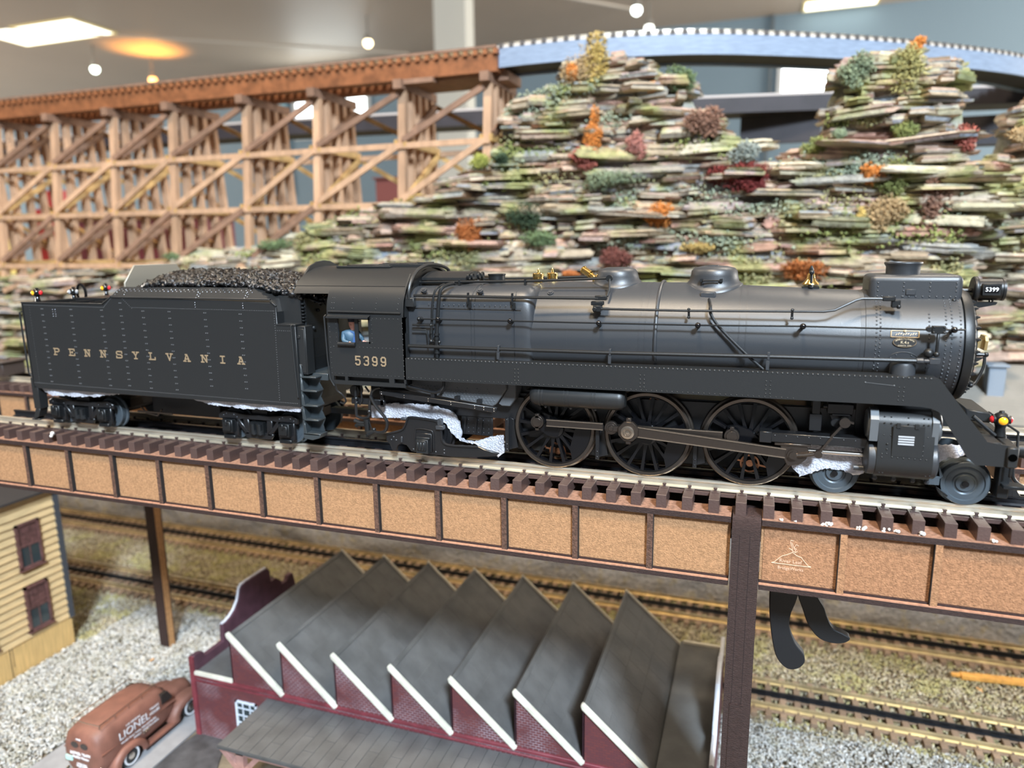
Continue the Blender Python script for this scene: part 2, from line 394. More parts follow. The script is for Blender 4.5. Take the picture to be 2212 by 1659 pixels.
b = MB(); b.cyl((121.4,0,85.2),(126.8,0,85.2),.8,8); b.prism([(123.0,79.8),(124.4,77.2),(135.2,79.6),(135.8,80.6),(124.0,80.6)], -2.2, 2.2)
for x in (128.4,134.0):
    b.tube([(x,-1.8,80.6),(x,-2.2,82.0)], .4, 6); b.tube([(x,1.8,80.6),(x,2.2,82.0)], .4, 6)
b.build('headlight_bracket', DBLK, hl)
# keystone plate and front fittings
b = MB(); b.prism([(-3.6,61.2),(3.6,61.2),(4.6,65.2),(3.2,67.0),(-3.2,67.0),(-4.6,65.2)], 132.6, 133.6, 'YZ'); b.box(128.6,132.6,-2.2,2.2,62.0,65.4); b.build('keystone_plate', mat('aged_brass', (.55,.42,.2), .35, .8), loco)
b = MB(); b.cyl((125,-4,59.6),(133.4,-4,59.6),.8,8); b.ball((133.4,-4,59.6),1.1); b.prism([(125.6,58.2),(132.6,58.4),(130,56.6),(125.6,55.2)], -5, -3)
b.tube(smoothline([(133.0,-4,59.0),(132.8,-5,55.0),(131.0,-6,50.0),(129.2,-7,47.6),(126,-8,47.0)],4), .62, 8); b.ball((128.2,-8,47.4),1.0)
b.tube([(126,-8,47.6),(126.6,-8,51.4)], .3, 6); b.build('front_handrail', DBLK, loco)
# maker's plates on the smokebox
plm = mat('plate_black', (.03,.03,.03), .35, .3)
pl = MB(); n = 36; cz = 66.0
def onsmk(x, z, e=.25):
    yy = -math.sqrt(max((22.55+e)**2-(z-ZB)**2, 1)); return (x, yy, z)
ring = [(100.3+4.25*math.cos(2*math.pi*k/n), 66.0+2.05*math.sin(2*math.pi*k/n)) for k in range(n)]
pl.add([onsmk(x,z,.12) for x,z in ring]+[onsmk(x,z,.42) for x,z in ring], [tuple(range(n,2*n))]+[(i,(i+1)%n,(i+1)%n+n,i+n) for i in range(n)])
plate = pl.build('makers_plate', plm, loco)
r2 = MB(); r2.tube([onsmk(100.3+4.05*math.cos(2*math.pi*k/n), 66.0+1.88*math.sin(2*math.pi*k/n), .5) for k in range(n+1)], .09, 4); r2.build('plate_border', GOLDT, plate)
ang = math.asin((66-ZB)/22.6)
text('plate_text', 'K.4.s', mat('plate_gold', (.75,.62,.42), .4, .3), onsmk(100.3,66.0,.62), 1.5, (math.pi/2-ang,0,0), plate, .04)
for i, ch in enumerate('PENNSYLVANIA'):
    t = math.radians(158-i*12.4); text('plate_text', ch, MATS['plate_gold'], onsmk(100.3+3.35*math.cos(t), 66.0+1.36*math.sin(t), .62), .85, (math.pi/2-ang,0,t-math.pi/2 if False else 0), plate, .03)
text('plate_text', 'JUNIATA  5399', MATS['plate_gold'], onsmk(100.3,64.75,.62), .72, (math.pi/2-ang+.03,0,0), plate, .03)
b = MB()
for zz in (68.0,70.4): b.tube([onsmk(95.4,zz,.3), onsmk(105.2,zz,.3)], .12, 4)
for xx in (95.4,105.2): b.tube([onsmk(xx,68.0,.3), onsmk(xx,69.2,.35), onsmk(xx,70.4,.3)], .2, 4)
for i in range(9): b.tube([onsmk(97+i*.85, 68.6+.5*((i*7)%3)/2, .3), onsmk(97.5+i*.85, 69.4+.3*((i*5)%3)/2, .3)], .12, 4)
b.ball(onsmk(100.3,70.4,.2), .6, 8, 5); b.build('builders_banner', MATS['plate_gold'], plate)
# steam pipe casing at the saddle
b = MB(); b.lathe([(4.6,-6),(4.6,3.4),(4.2,4.6),(3.0,5.4),(0,5.8)], (100.2,-23.4,53.5), 'Z', 28); b.build('steam_pipe_casing', GRAPH, loco)
b = MB(); b.tube([onsmk(100.3+6.0*math.cos(t), 57.6+4.6*math.sin(t), .15) for t in np.linspace(.15, math.pi-.15, 16)], .12, 4)
for t in (.5,1.0,2.1,2.6): b.dome(onsmk(100.3+5.2*math.cos(t), 57.6+3.8*math.sin(t), .05), .35, (0,-1,0))
b.build('pipe_flange', GRAPH, loco)
# ---------------- running board skirt
def skirt_profile():
    return [(-114.9,52.6),(111.0,53.7),(112.0,53.2),(129.6,30.2),(138.4,28.9),(139.0,20.8),(126.6,20.8),(123.8,23.3),(114.4,38.4),(112.6,40.6),(110.0,41.9),(106.6,42.4),(88,42.5),(-114.9,42.1)]
for sg, nm in ((-1,'near'),(1,'far')):
    b = MB(); b.prism(skirt_profile(), sg*32, sg*30.6)
    b.prism([(-114.9,51.9),(110.8,53.0),(110.8,53.6),(-114.9,52.55)], min(sg*31.9,sg*22), max(sg*31.9,sg*22))
    sk = b.build('running_board', BLACK, loco, smooth=30)
    if sg < 0:
        r = MB()
        x = -113.5
        while x < 110.5: r.dome((x,-31.75,52.45+(x+115)/226*1.1), .62, (0,-.7,.7)); x += 1.9
        x = -113.5
        while x < 62: r.dome((x,-32,43.1), .3, (0,-1,0)); x += 2.2
        for xx in (-59.2,-1.8,49.6,98.2):
            for z in (44.4,46.0,47.8,49.6):
                for q in (0,1.7): r.dome((xx+q,-32,z), .36, (0,-1,0))
        r.build('rivet', BLACK, sk, kind='stuff')
b = MB(); b.beam((86.2,-32.1,51.0),(96.4,-32.1,50.2),.1,.2); b.ball((86.2,-32.0,51.0),.35,6,4); b.ball((96.4,-32.0,50.2),.35,6,4); b.build('paint_scratch', mat('scratch_grey', (.09,.095,.10), .5), loco)
# pilot beam, step, pilot
b = MB(); b.box(136.2,139.9,-33.4,-16,20.8,28.9); b.box(136.2,139.9,16,33.4,20.8,28.9); b.box(134.5,140.6,-16,16,20,29.4); pb = b.build('buffer_beam', BLACK, loco, bevel=.5)
b = MB(); b.cyl((138.0,-33.2,25.0),(138.0,-33.6,25.0),1.45,20); b.build('beam_hole', mat('hole_black', (.001,.001,.001), 1.0, spec=0), pb)
b = MB(); b.box(129.6,134.6,-31.5,-8,28.6,30.0); b.build('front_footplate', BLACK, loco, bevel=.3)
b = MB(); b.prism([(126.2,38.6),(135.0,37.4),(136.0,34.8),(135.2,33.2),(126.6,34.0)], -13, 13); b.build('air_pump_cover', BLACK, loco, bevel=.5)
b = MB(); b.tube([(127.4,-19,37.0),(135.6,-19,29.8)], .8, 8); b.build('front_stay', DBLK, loco); b = MB(); b.tube([(135.4,-8,36.8),(146.0,-10,29.6)], .45, 6); b.tube([(146,-10,29.8),(146.3,-11,19.0)], .5, 6); b.build('front_stay', DBLK, loco)
b = MB(); b.box(137.6,141.4,-22.5,-16.4,5.4,20.6); b.box(138.4,145.6,-26.0,-20.0,10.2,11.6); b.tube([(140.2,-25.5,20.8),(140.2,-25.5,15.0)],.55,6); b.prism([(137.0,19.5),(140.0,19.5),(148.5,3.6),(145.5,3.6)], -14, 14); b.box(138,145,-16,-11,4.4,10); b.build('pilot', DBLK, loco, bevel=.2)
b = MB(); b.box(140,147,-3.4,3.4,16.0,23.6); b.tube([(146,0,19.8),(150,0,19.8),(153.5,0,19.8)], [2.6,3.4,3.8], 12); b.build('coupler', DBLK, loco, bevel=.4)
b = MB(); b.tube(smoothline([(144.0,-9,22.5),(145.4,-10.4,16.0),(146.0,-11,10.8),(149.5,-11,7.4),(154,-11,6.0)],4), .7, 8); b.build('brake_hose', DBLK, loco)
b = MB(); b.ball((137.6,-17.0,36.0), 3.0, 14, 8); b.tube([(137.6,-17,36),(137.6,-17,32.4),(137.8,-17,29.4)], [2.6,1.8,2.2], 12); b.tube([(137.6,-17,37.8),(137.6,-17,39.4)], [1.4,.9], 10); lamp = b.build('marker_lamp', DBLK, loco)
AMB = mat('amber_lens', (.95,.42,.02), .12, emit=(1,.42,.02,.35)); RED = mat('red_lens', (.7,.03,.04), .12, emit=(1,.04,.04,.2)); CLR = mat('clear_lens', (.6,.62,.66), .08, .4)
def lens(c, d, m_, parent, r=1.25, nm='lens'):
    d = Vector(d).normalized(); c = Vector(c); q = MB(); q.cyl(c-d*.6, c+d*.45, r*1.18, 14); q.build(nm+'_ring', DBLK, parent)
    q = MB(); q.dome(c+d*.42, r, d, 14, .5); q.build(nm, m_, parent)
lens((137.5,-19.8,36.0), (-.1,-1,0), AMB, lamp, 1.6); lens((134.8,-17.4,36.0), (-1,-.25,0), RED, lamp, 1.4); lens((140.4,-17.4,36.0), (1,-.25,0), RED, lamp, 1.4)
# ---------------- cylinders and valve gear
def cylprof(sg):
    o = []
    for t in np.linspace(-math.pi*.5, math.pi, 12)[0:1]: pass
    pts = []
    for t in np.linspace(-90, 0, 8): pts.append((24+8.0*math.cos(math.radians(t)), 19.3+8.0*math.sin(math.radians(t))))
    pts += [(31.2,27.0)]
    for t in np.linspace(10, 100, 8): pts.append((24+6.6*math.cos(math.radians(t)), 33.2+6.6*math.sin(math.radians(t))))
    pts += [(12,40),(12,11.3)]
    return [(sg*p[0], p[1]) for p in pts]
for sg in (-1,1):
    b = MB(); b.prism(cylprof(sg), 92.6, 112.4, 'YZ'); cy = b.build('cylinder', BLACK, loco, smooth=40)
    b = MB(); b.lathe([(0,-1.2),(4,-1.2),(6.9,-.4),(7.4,0),(7.6,1.4),(7.6,3.6)], (90.0,sg*24,19.3), 'X', 32); b.build('cylinder_head', GRAPH, cy); b = MB(); b.lathe([(7.6,0),(7.6,2.2),(7.0,2.9),(0,3.1)], (111.8,sg*24,19.3), 'X', 32); b.build('cylinder_head', GRAPH, cy)
    for x0, x1, x2 in ((88.6,93.4,.0),(110.4,115.2,.0)):
        b = MB(); b.lathe([(0,0),(5.4,.2),(6.0,.7),(6.0,(x1-x0)-.7),(5.4,(x1-x0)-.2),(0,x1-x0)], (x0,sg*24.2,33.0), 'X', 28); b.prism([(sg*25,26.4),(sg*30.8,27.2),(sg*31.0,36),(sg*28,39.6),(sg*24,39.9)], x0+.9, x1-.9 if x0 < 100 else x1-1.6, 'YZ'); b.build('valve_chest_head', mat('cylinder_grey', (.16,.175,.19), .38, .5), cy)
    if sg < 0:
        r = MB()
        for z in (37.2,35.0,30.0,28.4):
            for x in (94.6,97.0,103,108.4,110): r.dome((x,-30.9 if z < 36 else -29.6,z), .34, (0,-1,.1))
        for x, z in ((96,26.6),(96,24.4),(96,22.6),(108.6,26.6),(108.6,24.4),(108.6,22.6),(94.2,14.2),(95.4,14.2),(110.6,14.2),(112,14.4),(98,21.4),(100,21.2),(102,21.2),(104,21.2),(106,21.2),(108,21.2),(110,21.2),(94.4,21),(94.4,22.4)):
            yy = -24-math.sqrt(max(64-(z-19.3)**2,0)) if z < 19.3 else -32+.2 if z < 21.5 else -31.6
            r.dome((x,yy,z), .4, (0,-1,0))
        r.build('rivet', BLACK, cy, kind='stuff')
        b = MB(); b.box(97.6,108.6,-31.85,-31.35,21.6,34.4); b.build('access_panel', BLACK, cy, bevel=.15)
        for x in (99.4,105.8): b = MB(); b.box(x-.7,x+.7,-32.2,-31.2,33.4,35.2); b.build('panel_hinge', BLACK, cy)
        for i in range(4): b = MB(); b.box(99.6,105.2,-32.1,-31.8,26.7+i*1.0,27.3+i*1.0); b.build('white_stripe', mat('pale_grey_stripe', (.42,.44,.47), .4), cy)
    b = MB(); b.cyl((85.4,sg*25,14.0),(92.4,sg*25,14.0),1.15,12)
    for x in (94,101,108,113): b.cyl((x,sg*22,11.6),(x,sg*22,9.4),.9,8); b.ball((x,sg*22,9.4),1.1,8,5)
    b.build('drain_cock', GRAPH, cy)
# crosshead, guides, rods
for sg in (-1,1):
    b = MB(); b.box(50.5,89.6,min(sg*26.5,sg*20.5),max(sg*26.5,sg*20.5),22.6,26.6); b.box(48.2,53.2,min(sg*26.9,sg*20.2),max(sg*26.9,sg*20.2),22.2,27.0)
    gb = b.build('guide_bar', UNDER, loco, bevel=.25)
    b = MB()
    for x in np.arange(50,90,4.4): b.dome((x,sg*26.6,25.6), .3, (0,sg,0))
    b.build('rivet', GRAPH, gb, kind='stuff')
    b = MB(); b.cyl((67,sg*24,19.3),(91,sg*24,19.3),.95,14); b.build('piston_rod', BRIGHT, loco)
    b = MB(); b.prism([(56.6,21.6),(67.2,21.6),(68.2,19.0),(67.2,15.8),(64.2,13.2),(60.0,12.5),(58.6,15.0),(57.2,19.0)], min(sg*26,sg*22.4), max(sg*26,sg*22.4)); b.box(54.4,68.8,min(sg*26.4,sg*22),max(sg*26.4,sg*22),21.2,22.5)
    ch = b.build('crosshead', STEEL, loco, bevel=.3)
    b = MB(); b.cyl((61.9,sg*25.8,17.6),(61.9,sg*26.9,17.6),2.3,20); b.cyl((61.9,sg*26.6,17.6),(61.9,sg*27.8,17.6),1.5,20); b.build('crosshead_pin', STEEL, ch)
    b = MB(); b.tube([(62.5,sg*26.8,17.6),(66,sg*27.0,18.0),(70.4,sg*27.0,18.9)], [.9,.8,.95], 8); b.cyl((71.6,sg*26.2,19.0),(71.6,sg*28.2,19.0),1.55,16); b.build('union_link', STEEL, loco)
    b = MB(); b.beam((71.9,sg*26.0,19.4),(76.4,sg*26.0,26.6),1.0,2.2,(0,1,0)); b.beam((76.0,sg*25.2,26.2),(80.4,sg*25.2,32.2),1.0,2.6,(0,1,0)); b.cyl((80.8,sg*24.4,32.8),(80.8,sg*26.8,32.8),2.1,18); b.beam((79.8,sg*25.2,34.0),(84.2,sg*25.2,32.6),.8,1.6,(0,1,0)); b.build('combination_lever', STEEL, loco)
    b = MB(); b.box(74.2,84.0,min(sg*23.4,sg*19),max(sg*23.4,sg*19),35.6,39.8); b.box(76,83,min(sg*23.8,sg*19),max(sg*23.8,sg*19),34.9,35.8); b.tube([(72.6,sg*22,38.4),(75,sg*22,38.4)],.9,8); b.prism([(75.2,35),(84,35),(80.6,28.4),(78.4,28.2)],min(sg*22,sg*20),max(sg*22,sg*20)); b.box(67.6,72.4,min(sg*23,sg*18),max(sg*23,sg*18),27.8,35.0); b.box(68.4,71.6,min(sg*23,sg*18),max(sg*23,sg*18),35,44); b.cyl((77.6,sg*22.1,31.6),(77.6,sg*22.6,31.6),1.8,14); b.build('valve_gear_frame', UNDER, loco, bevel=.2)
    # rods
    def rod(x0,z0,x1,z1,y,wd0,wd1,th,nm):
        q = MB(); a = Vector((x0,0,z0)); c = Vector((x1,0,z1)); d = (c-a).normalized(); u = Vector((-d.z,0,d.x))
        P = [a+u*wd0/2, c+u*wd1/2, c-u*wd1/2, a-u*wd0/2]; q.prism([(p.x,p.z) for p in P], y-th/2, y+th/2)
        o = q.build(nm, STEEL, loco, bevel=.12)
        q = MB()
        for s2 in (1,-1):
            for yy in (sg*(abs(y)+th/2),): q.beam(Vector((a.x,yy,a.z))+u*(s2*(wd0/2-.25)), Vector((c.x,yy,c.z))+u*(s2*(wd1/2-.25)), .5, .5)
        q.build('rod_flange', mat('polished_rod', (.5,.42,.34), .25, .95), o); return o
    rod(-46.5,23.3,-19.5,23.3, sg*23.2, 3.4,3.4,1.3,'side_rod')
    s2 = rod(-3.5,23.2,33.2,23.2, sg*23.2, 3.4,3.4,1.3,'side_rod')
    m2 = rod(-3.5,22.6,59.0,18.0, sg*25.6, 4.9,4.2,1.5,'main_rod')
    def boss(x,z,y0,y1,r,nm,hexed=True,ear=True):
        q = MB(); q.cyl((x,sg*y0,z),(x,sg*y1,z),r,24)
        if ear: q.box(x-.9,x+.9,min(sg*y0,sg*y1),max(sg*y0,sg*y1),z-r-.9,z+r+.9)
        q.cyl((x,sg*y1,z),(x,sg*(y1+.5),z),r*.72,20)
        if hexed: q.cyl((x,sg*(y1+.4),z),(x,sg*(y1+1.0),z),r*.45,6)
        return q.build(nm, STEEL, loco, bevel=.12)
    boss(-51.0,23.4,21.8,24.4,3.1,'crank_pin',False); boss(-15.6,23.2,22.4,24.8,3.0,'rod_knuckle',True,False); boss(37.0,23.2,21.8,24.2,3.2,'crank_pin',False)
    b = MB(); b.beam((-15.6,sg*23.4,23.2),(-7,sg*23.4,23.2),2.4,4.4,(0,1,0)) ; b.build('rod_strap', STEEL, loco)
    b = MB(); n8 = 8
    b.prism([(-7.4+5.0*math.cos(math.radians(22.5+45*k)), 22.6+4.9*math.sin(math.radians(22.5+45*k))) for k in range(8)], min(sg*24.2,sg*27.0), max(sg*24.2,sg*27.0)); b.box(-8.6,-6.2,min(sg*24.4,sg*26.6),max(sg*24.4,sg*26.6),16.6,28.8)
    be = b.build('main_rod_big_end', STEEL, loco, bevel=.3)
    b = MB(); b.lathe([(3.0,0),(3.0,sg*.8),(2.4,sg*1.0),(1.9,sg*1.0),(1.7,sg*.2),(1.1,sg*.2),(.9,sg*.9),(0,sg*1.0)], (-7.6,sg*27.0,22.4), 'Y', 24); b.build('crank_nut', MATS['polished_rod'], be)
# ---------------- wheels
def spoke_mesh(R, rh, y0, y1):
    q = MB(); q.loft([[(-1.0,y0+.2,rh),(1.0,y0+.2,rh),(1.0,y1,rh),(-1.0,y1,rh)],[(-.62,y0+.5,R*.55),(.62,y0+.5,R*.55),(.55,y1,R*.55),(-.55,y1,R*.55)],[(-.95,y0+.4,R),(.95,y0+.4,R),(.8,y1,R),(-.8,y1,R)]]); return q
tyr_prof = [(17.6,-18.9),(17.6,-18.2),(18.0,-18.9),(19.3,-19.0),(19.8,-18.6),(19.8,-16.2),(20.6,-15.9),(20.9,-15.3),(20.5,-14.9),(17.7,-14.9)]
def driver(cx, sg, full):
    q = MB(); q.lathe([(17.3,sg*18.5),(17.3,sg*15),(18.2,sg*15),(18.2,sg*18.5)], (cx,0,19.8), 'Y', 64, ring=True)
    q.lathe([(0,sg*20.6),(2.0,sg*20.6),(2.1,sg*20.0),(4.6,sg*19.6),(4.9,sg*18.8),(4.9,sg*15),(0,sg*15)], (cx,0,19.8), 'Y', 28)
    # crank boss and counterweight
    q.prism([(cx-9.6,20.6),(cx-9.0,26.6),(cx-5,27.4),(cx+1,25.2),(cx+4,22),(cx+2,15.6),(cx-3,16.2)], min(sg*18.2,sg*20.4), max(sg*18.2,sg*20.4))
    pts = [(cx+17.6*math.cos(t), 19.8+17.6*math.sin(t)) for t in np.linspace(-1.05, .38, 18)] + [(cx+13.4,19.8+4.5),(cx+10.2,19.8+.5),(cx+7.6,19.8-9.5)]
    q.prism(pts, min(sg*18.6,sg*15.6), max(sg*18.6,sg*15.6))
    w_ = q.build('driving_wheel', GLOSS, loco, smooth=40, org=(cx,0,19.8))
    t_ = MB(); t_.lathe([(r,sg*-h) for r, h in tyr_prof], (cx,0,19.8), 'Y', 72, ring=True); t_.build('tyre', TYRE, w_)
    if full:
        sp0 = None
        for k in range(16):
            if sp0 is None:
                sp0 = spoke_mesh(17.5,4.4,15.4*sg,18.4*sg).build('spoke', GLOSS, None, org=(0,0,0), smooth=30)
                sp0.parent = w_; sp0.location = (0,0,0); s_ = sp0
            else: s_ = copy_at(sp0, ORG[w_.name], w_)
            s_.rotation_euler = (0, 2*math.pi*k/16+.12, 0)
    else:
        q = MB()
        for k in range(16):
            t = 2*math.pi*k/16; q.beam((cx+4.4*math.sin(t),sg*17,19.8+4.4*math.cos(t)),(cx+17.5*math.sin(t),sg*17,19.8+17.5*math.cos(t)),2.6,1.3,(0,1,0))
        q.build('spokes', GLOSS, w_, kind='stuff')
for cx in (-44,0,44):
    driver(cx,-1,True); driver(cx,1,False)
def disc_wheel(cx, r, sg, parent, y=18.7, m_=None, nm='wheel'):
    q = MB(); q.lathe([(0,sg*(y+.6)),(1.2,sg*(y+.6)),(1.3,sg*(y+.2)),(r*.36,sg*(y+.1)),(r*.40,sg*(y-.5)),(r*.46,sg*(y-.6)),(r*.52,sg*(y-.2)),(r*.76,sg*(y-.3)),(r*.80,sg*(y+.25)),(r*.97,sg*(y+.25)),(r,sg*(y-.1)),(r+.02,sg*(y-2.7)),(r+.9,sg*(y-3.1)),(r+1.1,sg*(y-3.8)),(0,sg*(y-3.9))], (cx,0,r), 'Y', 48)
    o = q.build(nm, m_ or GREYW, parent)
    q = MB(); q.cyl((cx,sg*(y+.5),r),(cx,sg*(y+1.2),r),1.25,14); q.build('axle_end', GLOSS, o); return o
for cx in (127.4,79.2):
    for sg in (-1,1): disc_wheel(cx, 9.0, sg, loco, nm='leading_wheel')
    b = MB(); b.cyl((cx,-17,9),(cx,17,9),2,10); b.build('axle', UNDER, loco)
for sg in (-1,1): disc_wheel(-110, 12.8, sg, loco, m_=UNDER, nm='trailing_wheel')
b = MB(); b.box(74,126,-13,13,10.5,16); b.prism([(119.4,11.5),(117.0,17.0),(117.6,6.5),(122,3.4),(116.0,8.6)], -20, -16); b.box(113.0,118,-20.5,-17,7.8,11.6); b.tube([(111,-20.5,10.4),(114,-20.5,10.0)],.7,6); b.build('leading_truck_frame', GREYW, loco, bevel=.2)
# main frames, ash pan, springs
b = MB()
for y0 in (-14.2,10.6): b.prism([(-145,34),(110,36),(110,26),(60,14),(-66,13),(-66,26),(-110,27),(-145,28)], y0, y0+3.6)
b.box(-60,108,-12,12,17,36); b.box(-130,-60,-12,12,24,40); b.box(86,113,-15,15,14,44)
b.build('main_frame', UNDER, loco)
b = MB(); b.box(-66,66,-10,10,4.6,18); b.build('gearbox', mat('gearbox_black', (.02,.018,.016), .5), loco, bevel=.6)
for cx, zz in ((-44,6.4),(45,8.2)):
    b = MB(); b.lathe([(3.4,-12.6),(4.2,-12.6),(4.2,-11.8),(3.4,-11.8)], (cx,0,zz), 'Y', 24, ring=True); b.cyl((cx,-12.4,zz),(cx,-11.6,zz),1.6,10); b.beam((cx-6,-12.3,zz+1.4),(cx+10,-12.3,zz-1.6),.5,.8); b.build('pickup_roller', mat('copper_roller', (.55,.26,.14), .3, .9), loco)
b = MB(); b.lathe([(3.0,-13.2),(4.0,-13.2),(4.0,-12.4),(3.0,-12.4)], (2.6,0,32.4), 'Y', 24, ring=True); b.build('gear_ring', MATS['copper_roller'], loco)
for x in (-67.5,-22.8,21.6):
    b = MB(); b.box(x-.9,x+.9,-20.4,-19.2,6.4,23.4); b.prism([(x,6.4),(x+4.5,8),(x+2.6,22),(x,23)], -17, -15.4); b.dome((x,-20.4,22.4),.5,(0,-1,0)); b.dome((x,-20.4,7.6),.5,(0,-1,0)); b.dome((x,-20.4,10.2),.5,(0,-1,0)); b.build('brake_hanger', UNDER, loco, bevel=.2)
b = MB(); b.prism([(-121,38.5),(-120.6,35.6),(-117.5,34.6),(-77,29.8),(-73.5,29.4),(-71.6,30.6),(-66.4,38.2),(-66.4,43),(-121,43)], -23.6, 23.6); b.prism([(-71.4,30.4),(-69.5,29.4),(-65.2,29.4),(-62.6,33.4),(-61.8,43),(-66.6,43),(-66.6,38)], -21.6, 21.6)
ASHM = mat('ash_pan_grey', (.10,.105,.112), .45, bump=.1, bscale=250); ash = b.build('ash_pan', ASHM, loco, bevel=.4)
b = MB()
for j in range(6):
    for i in range(30):
        x = -118+i*1.75+(j%2)*.87; z = 37.6-j*1.35; zl = 35.6-(x+118)*.142
        if z > zl+.5 and x < -72 and (z < zl+5.2 or (i%3==0)): b.dome((x,-23.6,z), .42, (0,-1,0))
b.build('rivet', ASHM, ash, kind='stuff')
b = MB(); b.prism([(-131.8,35.2),(-69.4,30.2),(-69.9,27.6),(-131.8,33.0)], -29, -27.4); tr = b.build('delivery_trough', UNDER, loco, bevel=.25)
b = MB()
for x in (-130.6,-118,-105,-93,-80.6,-76,-70.8):
    z = 34.1-(x+131.8)*.0835
    for dz in (.55,-.55): b.dome((x,-29,z+dz), .28, (0,-1,0))
b.build('rivet', BRIGHT, tr, kind='stuff')
b = MB()
for x in (-103,-90.5,-79): b.box(x-1,x+1,-28,-25,33.0-(x+103)*.08,35.2-(x+103)*.08)
b.build('trough_bracket', UNDER, tr)
b = MB(); b.box(-93.2,-76.4,-16,-15.2,12.2,22.0); gr = b.build('vent_panel', UNDER, loco, bevel=.3)
b = MB()
for x in (-91.0,-85.2,-82.2): b.beam((x-.6,-16.5,12.8),(x+.6,-16.5,21.2),.8,.9,(0,1,0))
b.build('vent_rib', UNDER, gr)
b = MB()
for i in range(5):
    for j in range(4): b.dome((-89.4+i*2.7,-16.1,13.8+j*2.1), .33, (0,-1,0))
b.build('rivet', GRAPH, gr, kind='stuff')
b = MB(); b.box(-137,-60,-16.5,-13,22,33); b.build('frame_extension', UNDER, loco)
# air reservoir
b = MB(); b.lathe([(0,-53.2),(3.4,-52.9),(4.6,-51.8),(5.1,-50.0),(5.1,-12.0),(4.6,-10.0),(3.4,-8.9),(0,-8.6)], (0,-26,37.2), 'X', 32); ar = b.build('air_reservoir', BLACK, loco)
b = MB()
for x in (-48.2,-46.6,-36.4,-34.6,-23.6,-22.0): b = MB(); b.lathe([(5.25,-.35),(5.25,.35)], (x,-26,37.2), 'X', 32); b.build('reservoir_band', BLACK, ar)
b = MB()
for x in (-46,-34,-22.5): b.ball((x,-26.6,31.9), .8, 8, 5)
b.build('drain_plug', GRAPH, ar)
# trailing truck side frame
b = MB()
fr = [(-132,8.2),(-131.6,11.6),(-128,12.8),(-122.4,14.6),(-120.4,17.2),(-119.4,20.2),(-117.6,21.6),(-104.4,20.8),(-102.2,19.4),(-100.8,16.8),(-100.4,11.0),(-98.6,8.8),(-94,8.4),(-81,8.8),(-78,7.6),(-70.4,6.2),(-72,4.6),(-84,3.0),(-94,2.2),(-106,2.6),(-118,3.4),(-120.5,6.4),(-123.5,7.0),(-125.4,5.8),(-126.2,3.2),(-128.6,3.0),(-129.8,5.8)]
b.prism(fr, -24, -22.4); tf = b.build('trailing_truck_frame', UNDER, loco, bevel=.25)
b = MB(); b.tube(smoothline([(-131.4,-24.2,11.4),(-128,-24.2,12.4),(-122.6,-24.2,14.2),(-120.6,-24.2,16.8),(-119.2,-24.2,20.0),(-117.4,-24.2,21.2),(-104.6,-24.2,20.4),(-102.4,-24.2,19.0),(-101,-24.2,16.4),(-100.6,-24.2,11.2),(-98.8,-24.2,8.8),(-94,-24.2,8.2),(-81.4,-24.2,8.6)],3), .55, 6); b.build('frame_rim', UNDER, tf)
b = MB(); b.tube(smoothline([(-115.2,-24.2,4.6),(-115.2,-24.2,13.6),(-113.6,-24.2,15.6),(-107.2,-24.2,15.2),(-105.2,-24.2,13.6),(-105.2,-24.2,4.0)],3), .5, 6); b.box(-114.6,-105.8,-24.9,-23.8,4.0,13.6); b.build('pedestal', UNDER, tf, bevel=.2)
b = MB(); b.box(-113.6,-107.0,-27.0,-24.6,3.6,10.8); b.box(-112.8,-108.0,-27.6,-26.8,5.2,10.2); b.box(-113.8,-106.4,-26.2,-24.6,10.8,11.8)
for x in (-112,-110.4,-108.8): b.cyl((x,-27.9,5.8),(x,-27.9,9.6),.35,6)
b.build('journal_box', BLACK, tf, bevel=.3)
b = MB(); b.box(-123,-119.8,-24.6,-22,19.6,20.6); b.box(-103.2,-99.2,-25.4,-22.4,16.2,18.2); b.box(-102.4,-100.2,-25,-22.4,18.2,21.4)
for x, z in ((-127.6,10.2),(-129,8.6),(-126.2,8.6),(-99.6,5.6),(-99.6,3.9),(-116.6,4.6),(-104.2,4.2)): b.dome((x,-24,z), .5, (0,-1,0))
b.box(-123.4,-122.4,-24.5,-23.9,7.8,10.8); b.build('frame_fitting', GRAPH, tf, bevel=.15, kind='stuff')
# injector piping under the cab
b = MB()
b.tube(smoothline([(-131.5,-28,36.5),(-133.8,-28,36.0),(-136.4,-28,34.0),(-137.2,-28,31.5)],4), .7, 8)
b.tube(smoothline([(-137.2,-28.4,32.0),(-134.8,-28.4,27.4),(-130.0,-28.4,21.8),(-128.4,-28.4,18.4),(-129.6,-28.4,14.6),(-132.4,-28.4,13.2),(-136.0,-28.4,13.4)],5), .85, 8)
b.tube(smoothline([(-137.3,-27.6,31.6),(-138.4,-27.6,27.6),(-138.8,-27.6,22.0),(-141,-27.6,20.0),(-145.4,-27.6,20.4),(-146.4,-27.6,22.6),(-146.4,-27,36)],5), .75, 8)
b.tube([(-143.4,-26.5,37),(-143.4,-26.5,28.6),(-144.8,-26.5,26.6)], .5, 8)
b.tube([(-140.8,-27,36.4),(-138.6,-27,33.6)], .5, 8)
for c in ((-146.4,-27,29.8),(-146.4,-27,27.6),(-138.8,-27.6,23.6)): b.ball(c, 1.15, 8, 6)
b.build('injector_pipe', UNDER, loco)
